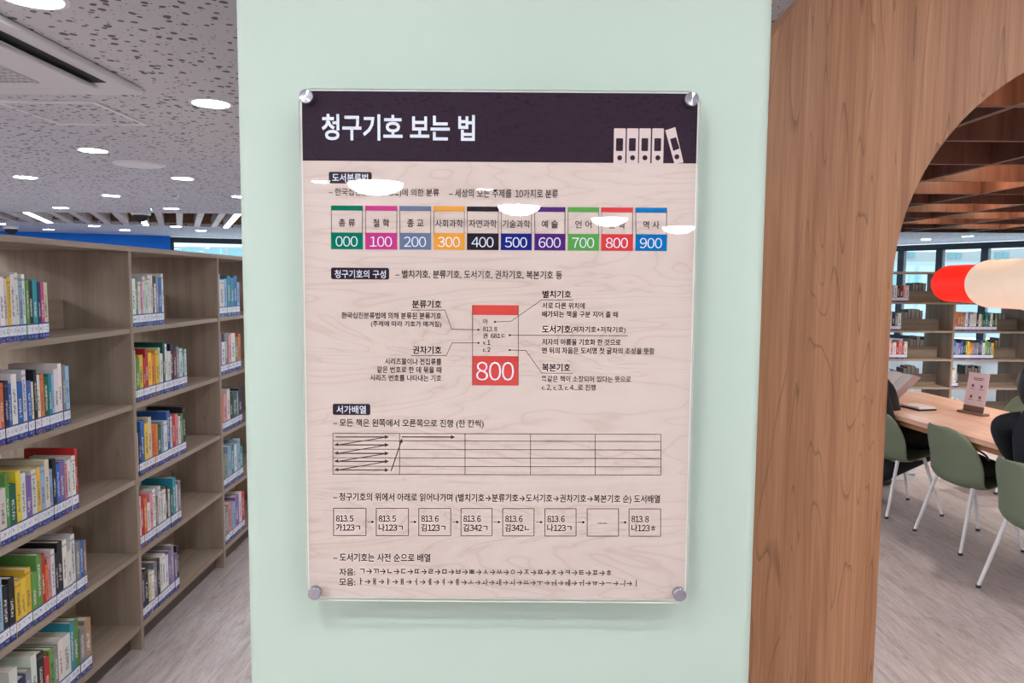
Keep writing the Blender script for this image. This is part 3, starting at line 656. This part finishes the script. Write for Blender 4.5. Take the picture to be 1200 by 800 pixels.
# big domed lamps behind the viewer (mirrored in the acrylic)
def dome(x, y, label):
    t_ = thing('dome_lamp', label, 'ceiling light', (x, y, CZ), 0, 'domed ceiling lamps')
    MB().lathe([(.31, -.0005), (.31, -.012), (.295, -.014)], (x, y, CZ), n=40).build('base_ring', M_WHITE, t_, smooth=True)
    MB().lathe([(.29, -.013), (.285, -.03), (.255, -.07), (.20, -.102), (.12, -.125), (.05, -.133), (0, -.135)], (x, y, CZ), n=40).build('diffuser', M_DOME, t_, smooth=True)
for k_, (px, py) in enumerate(((440, 213), (608, 240.5), (714, 255), (795, 265))):
    q = onZ(px, py, CZ); dome(q.x, 2*(BY-.0075)-q.y, 'large round domed ceiling lamp mirrored in the acrylic sign, %s nearest to it' % ORD[k_])
for k_, (px, py) in enumerate(((376, 212), (568, 221))):
    q = onZ(px, py, CZ); downlight(q.x, 2*(BY-.0075)-q.y, 'small round downlight behind the viewer, %s one' % ORD[k_])
for k_, (x, y) in enumerate(((-2.5, -3.0), (-4.3, -1.0), (5.2, -1.2), (-3.6, -6.2), (4.2, -6.2), (6.6, -4.0), (-6.0, -3.6), (8.5, 1.0), (6.2, 1.4))):  # extra domes added as soft frontal fill, kept clear of the acrylic reflection
    dome(x, y, 'added large domed fill lamp over the lobby, outside the mirror image, %s of nine' % ORD[k_])
# air conditioner cassette
ac = thing('air_conditioner', 'white four-way ceiling cassette air conditioner at the upper left', 'air conditioner', (-2.47, 3.35, CZ))
ax0, ax1, ay0, ay1 = -2.99, -1.985, 2.65, 4.06
MB().prism([(x, y, CZ-.001) for x, y in rrect(ax0, ax1, ay0, ay1, .05)], (0, 0, -.03)).build('panel', M_ACW, ac, smooth=True, bevel=.008)
MB().prism([(x, y, CZ-.0312) for x, y in rrect(ax0+.16, ax1-.16, ay0+.16, ay1-.16, .04)], (0, 0, -.022)).build('centre_panel', M_ACW, ac, smooth=True, bevel=.006)
g = MB(); gx0, gx1, gy0, gy1 = ax0+.27, ax1-.37, ay0+.27, ay1-.34
g.box(gx0, gx1, gy0, gy1, CZ-.0545, CZ-.0535); gr = g.build('grille', M_GREY, ac)
b_ = MB()
for i in range(17): y = gy0+(gy1-gy0)*i/16; b_.box(gx0, gx1, y-.006, y+.006, CZ-.059, CZ-.0546)
for i in range(13): x = gx0+(gx1-gx0)*i/12; b_.box(x-.004, x+.004, gy0, gy1, CZ-.0585, CZ-.0546)
b_.build('grille_bars', M_ACW, gr)
for x0, x1, y0, y1, fx in ((ax1-.155, ax1-.075, 2.80, 3.80, -1), (ax0+.075, ax0+.155, 2.80, 3.80, 1), (-2.85, -2.34, ay1-.25, ay1-.18, 0), (-2.85, -2.30, ay0+.08, ay0+.15, 0)):
    s_ = MB().box(x0, x1, y0, y1, CZ-.0335, CZ-.0312).build('air_slot', M_DARK, ac)
    if fx: MB().prism([(x1 if fx > 0 else x0, y0+.01, CZ-.034), ((x1+.0) if fx > 0 else x0, y1-.01, CZ-.034), (x0+.035 if fx > 0 else x1-.035, y1-.01, CZ-.058), (x0+.035 if fx > 0 else x1-.035, y0+.01, CZ-.058)], (0, 0, -.003)).build('louver', M_ACW, s_)
    else: MB().prism([(x0+.01, y0, CZ-.034), (x1-.01, y0, CZ-.034), (x1-.01, y0+.03, CZ-.052), (x0+.01, y0+.03, CZ-.052)], (0, 0, -.003)).build('louver', M_ACW, s_)
# access hatch
hq = [onZ(*p_, CZ) for p_ in ((73, 145), (170.6, 144))]
hx0, hx1, hy1, hy0 = hq[0].x, hq[1].x, (hq[0].y+hq[1].y)/2, onZ(122, 118, CZ).y
ht = thing('access_hatch', 'square ceiling access hatch with thin metal rim beyond the air conditioner', 'hatch', ((hx0+hx1)/2, hy0, CZ))
m = MB()
for a in ((hx0, hx1, hy0, hy0+.018), (hx0, hx1, hy1-.018, hy1), (hx0, hx0+.018, hy0+.018, hy1-.018), (hx1-.018, hx1, hy0+.018, hy1-.018)): m.box(*a, CZ-.012, CZ-.0005)
m.build('hatch_rim', M_WMETAL, ht); MB().box(hx0+.019, hx1-.019, hy0+.019, hy1-.019, CZ-.006, CZ-.0005).build('hatch_lid', M_CEIL, ht)
q = onZ(163, 192, CZ); t_ = thing('ceiling_diffuser', 'flat round white ventilation disc on the ceiling beyond the air conditioner', 'vent', (q.x, q.y, CZ))
MB().lathe([(.20, -.0005), (.20, -.012), (.17, -.018), (0, -.018)], q, n=40).build('disc', M_WHITE, t_, smooth=True); MB().lathe([(.215, -.0003), (.215, -.004), (.201, -.004), (.201, -.0003)], q, n=40).build('rim', M_WMETAL, t_)
for k_, (px, py) in enumerate(((205, 229), (176, 243))):
    q = onZ(px, py, CZ); t_ = thing('sprinkler', 'small ceiling sprinkler head among the downlights, %s from the viewer' % ORD[k_], 'sprinkler', (q.x, q.y, CZ), 0, 'ceiling sprinklers')
    MB().lathe([(.05, -.0005), (.05, -.006), (.02, -.010), (.02, -.03), (.0, -.03)], q, n=20).build('head', M_STEEL, t_, smooth=True); MB().lathe([(0, -.046), (.03, -.046), (.03, -.043), (0, -.043)], q, n=20).build('deflector', M_STEEL, t_)
# slatted recess
sl = thing('slatted_ceiling', 'recessed wooden slat ceiling band beyond the downlights on the left', 'ceiling panel', (-6, SY0, CZ))
M_RECESS = m_wood('recess_wood', (112, 88, 70), (134, 108, 88), (150, 124, 104), 'X', .8, .5, .1, .5)
hole = [(SBL[0], SY0), (SBR[0], SY0), SBR, SBL]
MB().prism([(x, y, CZ+.34) for x, y in hole], (0, 0, .03)).build('recess_board', M_RECESS, sl)
for a, b in zip(hole, hole[1:]+hole[:1]):
    a, b = Vector((*a, 0)), Vector((*b, 0)); n_ = Vector(((b-a).y, -(b-a).x, 0)).normalized()*.02
    MB().prism([a+Vector((0, 0, CZ+.061)), b+Vector((0, 0, CZ+.061)), b+n_+Vector((0, 0, CZ+.061)), a+n_+Vector((0, 0, CZ+.061))], (0, 0, .278)).build('recess_side', M_RECESS, sl)
SD = Vector((-.412, .911, 0))
def slat_span(x):
    a = Vector((x, SY0+.02, 0)); p0 = Vector((*SBL, 0)); e_ = Vector((*SBR, 0))-p0
    t = ((p0.x-a.x)*e_.y-(p0.y-a.y)*e_.x)/(SD.x*e_.y-SD.y*e_.x); return a, a+SD*(t-.03)
def slat_bar(x, w, z0, z1):
    a, b = slat_span(x); n_ = Vector((SD.y, -SD.x, 0))*w; Z_ = Vector((0, 0, z0))
    return MB().prism([a-n_+Z_, a+n_+Z_, b+n_+Z_, b-n_+Z_], (0, 0, z1-z0))
LEDX = (onZ(37, 249.5, CZ).x, onZ(162, 249.5, CZ).x, onZ(279, 250.5, CZ).x); k_ = 0; x = -9.2
while x < -2.7:
    if min(abs(x-q_) for q_ in LEDX) > .12: slat_bar(x, .05, CZ+.0, CZ+.18).build('slat', M_SLAT, sl)
    x += .335
for k_, x in enumerate(LEDX):
    t_ = thing('linear_lamp', 'long white linear lamp between the wooden ceiling slats, %s from the left' % ORD[k_], 'ceiling light', (x, SY0+.02, CZ), 0, 'linear lamps in the slatted ceiling')
    slat_bar(x, .05, CZ-.005, CZ+.339).build('housing', M_WHITE, t_); slat_bar(x, .044, CZ-.010, CZ-.0055).build('diffuser', M_LED, t_)
for k_, (px, py, lb) in enumerate(((165, 249, 'dark dome security camera under the slatted ceiling band'), (13, 266, 'small dark dome camera near the blue wall at far left'))):
    q = onZ(px, py, CZ-.02); z = CZ; t_ = thing('security_camera', lb, 'camera', (q.x, q.y, z))
    MB().lathe([(.13, -.0005), (.14, -.05), (.12, -.06)], (q.x, q.y, z), n=28).build('housing', M_WHITE, t_, smooth=True); MB().lathe([(.11, -.058), (.10, -.11), (.06, -.15), (0, -.165)], (q.x, q.y, z), n=28).build('dome', M_DARK, t_, smooth=True)

# ------------------------------------------------------------------ wooden lattice over the reading area
LZ0, LZ1 = 2.40, 2.65
lt = thing('ceiling_lattice', 'brown wooden grid canopy hung over the reading table', 'ceiling lattice', (3.6, 6, LZ0))
LYS = [2.32+.718*i for i in range(12)]; LXS = [1.18+.845*i for i in range(9)]
for y in LYS: MB().box(LXS[0], LXS[-1], y-.016, y+.016, LZ0, LZ1).build('cross_beam', M_LATT, lt)
for x in LXS:
    for a, b in zip(LYS, LYS[1:]): pass
    MB().box(x-.016, x+.016, LYS[0]-.01, LYS[-1]+.01, LZ0+.0008, LZ1-.001).build('long_beam', M_LATT, lt)
for k_, (x, y) in enumerate(((1.72, 2.66), (2.35, 2.68), (3.28, 4.84), (3.50, 5.55), (4.35, 7.0), (5.2, 7.75), (4.9, 8.45), (6.0, 9.2))):
    t_ = thing('cell_lamp', 'small warm lamp inside a cell of the wooden lattice, %s from the front' % ORD[k_], 'ceiling light', (x, y, CZ), 0, 'lamps in the lattice')
    MB().tube((x, y, CZ-.001), (x, y, CZ-.12), .03, n=20).build('can', M_DARK, t_); MB().lathe([(0, -.155), (.025, -.15), (.03, -.13), (.03, -.1205)], (x, y, CZ), n=20).build('bulb', M_WARM, t_, smooth=True)
for k_, (x, y, pw) in enumerate(((2.75, 3.0, 26), (4.0, 4.65, 28), (3.55, 3.75, 24), (4.75, 6.0, 60), (5.3, 7.2, 150))):  # fill spots added out of view to brighten the table and far shelves
    t_ = thing('fill_spot', 'unseen fill spot added below the wooden lattice over the table, %s from the front' % ORD[k_], 'ceiling light', (x, y, LZ0), 0, 'added fill spots under the lattice')
    MB().tube((x, y, LZ0-.002), (x, y, LZ0-.10), .045, .05, n=24, cap=False).build('can', M_WHITE, t_, smooth=True, solid=.003); MB().tube((x, y, CZ-.001), (x, y, LZ0-.004), .012, n=10).build('stem', M_WHITE, t_)
    ld = bpy.data.lights.new('spot', 'SPOT'); ld.energy = pw; ld.spot_size = math.radians(125); ld.spot_blend = .8; ld.shadow_soft_size = .04; ld.color = (1, .93, .86)
    lo = bpy.data.objects.new('fill_light', ld); COL.objects.link(lo); lo.parent = t_; lo.location = (0, 0, -.095)

# ------------------------------------------------------------------ reading table
ta = math.radians(6)
TLX = 2.87
tb = thing('reading_table', 'long light wood reading table with white frame legs beyond the arch', 'table', (3.33, 4.55, 0), ta)
tw, tl = .47, 1.82
MB().box(-tw, tw, -tl, tl, .705, .74).build('tabletop', M_TABLE, tb, local=True, bevel=.004)
M_TEDGE = m_wood('table_edge_wood', (140, 92, 58), (164, 112, 74), (178, 128, 90), 'Y', .8, .4, .12, .5)
MB().box(-tw+.03, tw-.03, -tl+.03, tl-.03, .665, .7045).build('apron', M_TEDGE, tb, local=True)
for y in (-tl+.12, tl-.12):
    m = MB(); m.box(-tw+.12, -tw+.19, y-.035, y+.035, .03, .6645); m.box(tw-.19, tw-.12, y-.035, y+.035, .03, .6645); m.box(-tw+.12, tw-.12, y-.035, y+.035, 0, .05); m.build('leg_frame', M_WMETAL, tb, local=True)

# ------------------------------------------------------------------ chairs
def shell_mesh():
    prof = [(.235, .448, .150), (.215, .452, .185), (.13, .438, .218), (.02, .418, .238), (-.07, .398, .247), (-.140, .392, .252), (-.196, .425, .255), (-.215, .54, .252), (-.238, .615, .242), (-.256, .68, .222), (-.270, .735, .185), (-.280, .768, .130), (-.284, .782, .075)]
    m = MB(); nu = 12; V = []
    for k_, (x, z, w) in enumerate(prof):
        b = min(1, max(0, (k_-3)/4))         # 0 on the seat, 1 on the back
        for i in range(nu+1):
            u = -1+2*i/nu
            V.append((x+b*.105*(u*u)*(w/.255), u*w, z+(1-b)*.030*abs(u)**3+.5*b*(1-b)*.08*u*u))
    n = nu+1
    m.add(V, [(k_*n+i, k_*n+i+1, (k_+1)*n+i+1, (k_+1)*n+i) for k_ in range(len(prof)-1) for i in range(nu)]); return m
def chair(label):
    t_ = thing('shell_chair', label, 'chair', (0, 0, 0), 0, 'green shell chairs around the reading table')
    shell_mesh().build('shell', M_GREEN, t_, smooth=True, local=True, solid=.012, sub=1, auto=0)
    m = MB()
    for sy in (-1, 1): m.tube((.10, sy*.10, .405), (-.10, sy*.10, .392), .010)
    m.tube((.10, -.10, .405), (.10, .10, .405), .010); m.tube((-.10, -.10, .392), (-.10, .10, .392), .010); m.build('seat_frame', M_WMETAL, t_, local=True)
    for a, b in (((-.125, -.17, .408), (-.225, -.225, .012)), ((-.125, .17, .408), (-.225, .225, .012)), ((.10, -.13, .42), (.215, -.20, .012)), ((.10, .13, .42), (.215, .20, .012))):
        m = MB(); m.tube(a, b, .0125, .0095); lg = m.build('leg', M_WMETAL, t_, smooth=True, local=True)
        m = MB(); m.tube((b[0], b[1], 0), (b[0], b[1], .016), .013); m.build('foot_cap', M_RUB, lg, local=True)
    return t_
def place(o, x, y, deg, label=None):
    o.location = (x, y, 0); o.rotation_euler = (0, 0, math.radians(deg))
    if label: o['label'] = label
    return o
c2 = chair('green shell chair with a black bag on its seat, second from the wooden arch'); place(c2, 3.01, 4.70, 5)
c1 = place(dup_tree(c2), 2.91, 5.41, 5, 'green shell chair half hidden by the arch, reader in black seated on it')
c3 = place(dup_tree(c2), 2.85, 3.76, 4, 'nearest green shell chair at right edge, dark-haired person seated on it')
c4 = place(dup_tree(c2), 4.12, 6.02, 183, 'green shell chair across the table on the window side')

# ------------------------------------------------------------------ people
def skin_mesh(name, verts, edges, radii, mat, parent, sub=2, root=0):
    me = bpy.data.meshes.new(name); me.from_pydata(verts, edges, []); o = bpy.data.objects.new(name, me); COL.objects.link(o); o.parent = parent
    q = o.modifiers.new('skin', 'SKIN'); q.use_smooth_shade = True
    for i, r in enumerate(radii):
        sv = me.skin_vertices[0].data[i]; sv.radius = (r, r) if not isinstance(r, tuple) else r
    me.skin_vertices[0].data[root].use_root = True
    q = o.modifiers.new('sub', 'SUBSURF'); q.levels = q.render_levels = sub
    me.materials.append(mat)
    # bake so that the mesh itself carries the figure
    dg = bpy.context.evaluated_depsgraph_get(); nm = bpy.data.meshes.new_from_object(o.evaluated_get(dg)); o.modifiers.clear(); o.data = nm; nm.name = name
    nm.polygons.foreach_set('use_smooth', [True]*len(nm.polygons)); return o
class Sk:
    def __init__(s): s.v = []; s.e = []; s.r = []
    def chain(s, pts, rs, start=None):
        prev = start
        for p_, r in zip(pts, rs):
            s.v.append(tuple(p_)); s.r.append(r); i = len(s.v)-1
            if prev is not None: s.e.append((prev, i))
            prev = i
        return prev
def person(label, loc, deg, top, hips, neck, headc, sh, hands, feet, hair_long, elbows=None, knees=(-.11, .11)):
    """seated figure facing local +x; all key points local"""
    root = thing('person', label, 'person', loc, math.radians(deg))
    V = Vector; hips, neck, headc = V(hips), V(neck), V(headc)
    sk = Sk()
    mid = hips.lerp(neck, .5)+V((.01, 0, 0))
    i_h = sk.chain([hips], [(.075, .065)]); i_m = sk.chain([mid], [(.085, .07)], i_h); chest = hips.lerp(neck, .8); i_c = sk.chain([chest], [(.105, .075)], i_m)
    i_n = sk.chain([neck, neck.lerp(headc, .45)], [.052, .05], i_c)
    elb = {}
    for s_ in (-1, 1):
        shp = V((sh[0], s_*sh[1], sh[2])); hand = V(hands[0 if s_ < 0 else 1]); el = V(elbows[0 if s_ < 0 else 1]) if elbows else shp.lerp(hand, .5)+V((-.05, s_*.07, -.14)); elb[s_] = (shp, el, hand)
        i = sk.chain([chest+V((0, s_*.085, .055)), shp, shp.lerp(el, .35), el, el.lerp(hand, .9), hand], [.042, .040, .038, .034, .027, (.033, .022)], i_c)
    for s_ in (-1, 1):
        kn = V((hips.x+.42, knees[0 if s_ < 0 else 1], hips.z-.03)); ft = V(feet[0 if s_ < 0 else 1])
        sk.chain([hips+V((.11, s_*.075, -.02)), kn, V((ft.x-.0, ft.y, .09)), V((ft.x+.13, ft.y, .045))], [.058, .050, .038, .036], i_h)
    body = skin_mesh('body', sk.v, sk.e, sk.r, M_SKIN, root)
    # fingers and thumb joined to the body mesh, head shaped from a sphere
    bm = bmesh.new(); bm.from_mesh(body.data)
    for s_ in (-1, 1):
        shp, el, hand = elb[s_]; d = (hand-el).normalized(); up = V((0, 0, 1)); side = d.cross(up).normalized()*(-s_)
        fv = Sk()
        for k_, (o_, ln) in enumerate(((-.027, .062), (-.009, .074), (.009, .07), (.026, .055))):
            b0 = hand+side*o_+d*.012; fv.chain([b0, b0+d*ln*.55-up*.008, b0+d*ln*.75-up*.032, b0+d*ln*.55-up*.05], [.010, .009, .008, .007])
        b0 = hand+side*-.03-d*.01; fv.chain([b0, b0-side*.025+d*.02, b0-side*.02+d*.045-up*.015], [.012, .010, .008])
        tmp = skin_mesh('fingers', fv.v, fv.e, fv.r, M_SKIN, root, 1); bm.from_mesh(tmp.data); me_ = tmp.data; bpy.data.objects.remove(tmp); bpy.data.meshes.remove(me_)
    hb = bmesh.new(); bmesh.ops.create_uvsphere(hb, u_segments=32, v_segments=24, radius=1)
    for v in hb.verts:
        x, y, z = v.co; jaw = 1-.26*max(0, -z)**1.5
        nx = .098*x*(1 if x < 0 else (1-.05*max(0, -z))); q = V((nx, .074*y*jaw, .118*z))
        g_ = lambda cx, cy, cz, s__: math.exp(-((x-cx)**2+(y-cy)**2+(z-cz)**2)/s__)
        q.x += .022*g_(1, 0, -.12, .03)+.008*g_(.9, 0, -.45, .02)+.008*g_(.8, 0, -.85, .05)-.009*(g_(.92, .36, .02, .03)+g_(.92, -.36, .02, .03))
        q.y += .016*(g_(-.1, 1, -.08, .03)-g_(-.1, -1, -.08, .03)); v.co = q+headc
    tmpm = bpy.data.meshes.new('h'); hb.to_mesh(tmpm); hb.free(); bm.from_mesh(tmpm); bpy.data.meshes.remove(tmpm)
    bm.to_mesh(body.data); bm.free(); body.data.polygons.foreach_set('use_smooth', [True]*len(body.data.polygons))
    for s_ in (-1, 1): MB().lathe([(0, -.004), (.008, -.002), (.011, .002), (0, .006)], headc+V((.085, s_*.028, .003)), 'X', 14).build('eye', M_DARK, root, smooth=True, local=True)
    MB().lathe([(0, -.003), (.018, 0), (0, .003)], headc+V((.090, 0, -.058)), 'X', 14).build('mouth', plain('lips', (170, 100, 95), .5), root, smooth=True, local=True)
    # clothes: same skeleton, a little fuller
    ck = Sk(); a = ck.chain([hips+V((-.01, 0, -.085)), hips+V((-.01, 0, .02))], [(.165, .112), (.158, .115)]); a = ck.chain([mid], [(.150, .118)], a); a = ck.chain([chest], [(.158, .112)], a); ck.chain([neck+V((0, 0, -.02)), neck+V((.0, 0, .02))], [.070, .062], a)
    for s_ in (-1, 1):
        shp, el, hand = elb[s_]; ck.chain([chest+V((0, s_*.085, .055)), shp, shp.lerp(el, .35), el, el.lerp(hand, .85)], [.070, .068, .066, .058, .042], a)
    skin_mesh('jacket', ck.v, ck.e, ck.r, top, root)
    tk = Sk(); a = tk.chain([hips+V((.0, 0, .07)), hips+V((.01, 0, -.02))], [(.145, .115), (.16, .125)])
    for s_ in (-1, 1):
        ft = V(feet[0 if s_ < 0 else 1]); tk.chain([hips+V((.10, s_*.10, -.02)), V((hips.x+.42, knees[0 if s_ < 0 else 1], hips.z-.03)), V((ft.x, ft.y, .11))], [.098, .075, .056], a)
    skin_mesh('trousers', tk.v, tk.e, tk.r, M_TROUS, root)
    for s_ in (-1, 1):
        ft = V(feet[0 if s_ < 0 else 1]); f_ = Sk(); f_.chain([(ft.x-.04, ft.y, .05), (ft.x+.06, ft.y, .043), (ft.x+.17, ft.y, .034)], [.046, .042, .034]); skin_mesh('shoe', f_.v, f_.e, f_.r, M_SHOE, root)
    hm = bmesh.new(); bmesh.ops.create_uvsphere(hm, u_segments=32, v_segments=24, radius=1)
    for v in hm.verts:
        x, y, z = v.co; face = max(0, min(1, (x-.1)/.5))
        q = V((.118*x, .094*y, .136*z))
        if z < 0: q.z = (.136*z if not hair_long else .16*z); 
        if face > 0 and z < .55: q.x -= face*.10*(1 if z < .35 else (.55-z)/.2); 
        v.co = q+headc+V((-.006, 0, .006))
    hme = bpy.data.meshes.new('hair'); hm.to_mesh(hme); hm.free(); hme.polygons.foreach_set('use_smooth', [True]*len(hme.polygons)); hme.materials.append(M_HAIR)
    ho = bpy.data.objects.new('hair', hme); COL.objects.link(ho); ho.parent = root
    return root
person('dark-haired person in a black top, back to us, on the nearest green chair', (2.84, 3.80, 0), 8, M_NAVYC,
       (.0, 0, .555), (-.105, 0, 1.015), (-.075, 0, 1.165), (-.15, .185, .935), ((.26, -.12, .775), (.27, .15, .775)), ((.33, -.12, 0), (.33, .13, 0)), True)
person('reader in black clothes holding an open magazine, half hidden by the arch', (2.84, 5.54, 0), 10, M_BLACKC,
       (.02, -.03, .555), (-.14, 0, 1.0), (-.18, .02, 1.17), (-.19, .185, .90), ((.01, .10, .79), (.22, .40, .86)), ((-.12, .10, 0), (.27, .44, 0)), False,
       ((-.15, -.25, .68), (.02, .30, .70)), (-.20, .16))

# bag on the second chair
bg = thing('bag', 'soft black bag lying on the seat of the second green chair', 'bag', (3.0, 4.72, .45), math.radians(15))
m = MB(); V_ = []; n_ = 20; rings = [(0, .0, .85), (.02, .02, 1.0), (.06, .05, 1.0), (.10, .085, .85), (.115, .10, .45), (.118, .104, .02)]
for z, _, s_ in rings:
    for i in range(n_):
        a = 2*PI*i/n_; ca, sa = math.cos(a), math.sin(a); e = lambda c: math.copysign(abs(c)**.6, c); V_.append((.02+.15*s_*e(ca), .17*s_*e(sa), z+.002+.012*math.sin(3*a)*(z > .05)))
m.add(V_, [(k_*n_+i, k_*n_+(i+1) % n_, (k_+1)*n_+(i+1) % n_, (k_+1)*n_+i) for k_ in range(len(rings)-1) for i in range(n_)]+[tuple(range(n_))[::-1], tuple(range((len(rings)-1)*n_, len(rings)*n_))])
m.build('bag_body', M_BLACKC, bg, smooth=True, local=True, sub=1, auto=0)
m = MB(); pts = [Vector((.02, .12*math.cos(PI*i/12), .105+.06*math.sin(PI*i/12))) for i in range(13)]
for a, b in zip(pts, pts[1:]): m.tube(a, b, .007, n=8)
m.build('strap', M_GREY, bg, smooth=True, local=True)

# ------------------------------------------------------------------ things on the table
mg = thing('magazine', 'open magazine with pink-edged white pages held up by the reader', 'magazine', (3.03, 5.80, .80), math.radians(2))
V = Vector
def leaf(m, y0, y1, lo=0, hi=.245, off=0, curve=.012):
    n = 6; P_ = []
    for i in range(n+1):
        f_ = i/n; y = y0+(y1-y0)*f_; bulge = curve*math.sin(PI*f_)
        for s_ in (lo, hi): P_.append(V((-.07+s_*.70-bulge*.7-off*.7, y, s_*.70+bulge*.7+off*.7)))
    m.add(P_, [(2*i, 2*i+2, 2*i+3, 2*i+1) for i in range(n)]); return m
leaf(leaf(MB(), -.215, -.002), .002, .215).build('cover', M_PINKP, mg, local=True, solid=.0015)
leaf(MB(), -.150, -.003, .012, .236, .006).build('page', M_PAPER, mg, local=True, solid=.003); leaf(MB(), .003, .200, .008, .236, .006).build('page', M_PAPER, mg, local=True, solid=.003)
q = onZ(1076, 478, .745); nb = thing('notebook', 'closed white notebook with dark cover lying on the table by the magazine', 'notebook', (q.x, q.y, .74), math.radians(12))
MB().box(-.075, .075, -.10, .10, .0005, .012).build('back_cover', M_DARK, nb, local=True, bevel=.002); MB().box(-.072, .070, -.092, .094, .0125, .026).build('page_block', M_PAPER, nb, local=True); 
a, b = onZ(1124, 481, .745), onZ(1156.5, 487.5, .745); c = (a+b)/2; ang = math.atan2(b.y-a.y, b.x-a.x)
ss = thing('table_sign', 'upright acrylic notice holder with pink sheet on the reading table', 'sign', (c.x, c.y, .74), ang)
hw = (b-a).length/2*.74
M_BASEW = plain('sign_base', (120, 92, 80), .4)
MB().box(-hw*1.25, hw*1.25, -.035, .035, .0005, .016).build('base', M_BASEW, ss, local=True, bevel=.002)
lean = .04
def sheet(z0, z1, x0, x1, off, t=.003): return MB().prism([(x0, -.0+off+lean*z0/.28, z0), (x1, off+lean*z0/.28, z0), (x1, off+lean*z1/.28, z1), (x0, off+lean*z1/.28, z1)], (0, t, 0))
sheet(.0165, .30, -hw, hw, -.002).build('sheet', plain('notice_paper', (232, 206, 210), .4), ss, local=True); sheet(.0165, .06, -hw, hw, -.0025, .0004).build('sheet_foot', M_BASEW, ss, local=True)
sheet(.0165, .303, -hw-.002, hw+.002, -.0055, .002).build('acrylic_front', M_ACRYL, ss, local=True)
M_NOTE = plain('notice_print', (110, 88, 96), .6)
for z, w in ((.262, .5), (.250, .42)): sheet(z-.003, z+.003, -hw*w, hw*w, -.0026, .0004).build('print_line', M_NOTE, ss, local=True)
for x in (-.42, .42):
    for z in (.205, .125): sheet(z-.010, z+.010, hw*x-.010, hw*x+.010, -.0026, .0004).build('print_icon', M_NOTE, ss, local=True); sheet(z-.024, z-.020, hw*x-.02, hw*x+.02, -.0026, .0004).build('print_line', M_NOTE, ss, local=True)

# ------------------------------------------------------------------ pendant lamp over the table
PXc, PZc = 3.30, 1.69
pl = thing('pendant_lamp', 'glowing pendant of nested red and cream rounded lobes over the reading table', 'lamp', (PXc, 4.7, PZc))
# lobes are rounded at the far end and overlap, each one nearer to the aisle than the last
def lob(name, xc, yf, yn, r, mat):
    m = MB(); cap = r*.9
    pr = [(max(1e-5, r*math.sin(PI/2*i/12)), yf-cap*(1-math.cos(PI/2*i/12))) for i in range(13)]+[(r, yn+cap)]+[(max(1e-5, r*math.cos(PI/2*i/8)), yn+cap*(1-math.sin(PI/2*i/8))) for i in range(1, 9)]
    m.lathe(pr, (xc, 0, PZc), 'Y', 40); m.build(name, mat, pl, smooth=True, auto=0)
lob('red_lobe', 3.30, 5.66, 4.80, .137, M_LRED); lob('cream_lobe', 3.20, 5.06, 4.10, .160, M_LCREAM); lob('cream_lobe', 3.08, 4.50, 3.55, .163, M_LCREAM)
for xc, y in ((3.2, 4.3), (3.08, 3.75)): MB().tube((xc, y, PZc+.15), (xc, y, CZ-.001), .004, n=8).build('cord', M_DARK, pl)

# ------------------------------------------------------------------ building outside the windows
M_FAC = m_paint('white_facade', (150, 153, 155)); M_OWIN = plain('facade_window', (100, 138, 146), .6)
def facade(label, P, Q, h, rows, per, ww, wh, gap, mat):
    P, Q = Vector((*P, 0)), Vector((*Q, 0)); d = (Q-P).normalized(); L = (Q-P).length; n = Vector((-d.y, d.x, 0))
    ob = thing('building', label, 'building', (P.x, P.y, -4))
    Zv = lambda z: Vector((0, 0, z))
    MB().prism([P+Zv(-4), Q+Zv(-4), Q+n*4+Zv(-4), P+n*4+Zv(-4)], (0, 0, h+4)).build('wall', mat, ob)
    for z in rows:
        u = 1.0
        while u < L-2:
            for v_ in (0, gap):
                MB().prism([P+d*(u+v_)-n*.08+Zv(z), P+d*(u+v_+ww)-n*.08+Zv(z), P+d*(u+v_+ww)-n*.01+Zv(z), P+d*(u+v_)-n*.01+Zv(z)], (0, 0, wh)).build('window', M_OWIN, ob)
            u += per
facade('tall white building with small paired windows across the street on the right', (30, 92), (78, 90), 15, (4.9, 3.6), 5.65, .75, .85, .95, M_FAC)
facade('low pale blue building across the street below the white one', (28, 80), (76, 78), 4.15, (1.6,), 4.0, 1.3, 1.3, 1.7, m_paint('pale_blue_facade', (135, 150, 158)))
facade('white banded building across the street beyond the far left windows', (-34, 48), (-8, 56), 12, (3.4, 4.2), 3.0, 1.3, .45, 1.5, M_FAC)
for o in list(bpy.data.objects):
    if o.name.split('.')[0] == 'standoff': o.data.materials[0] = MT
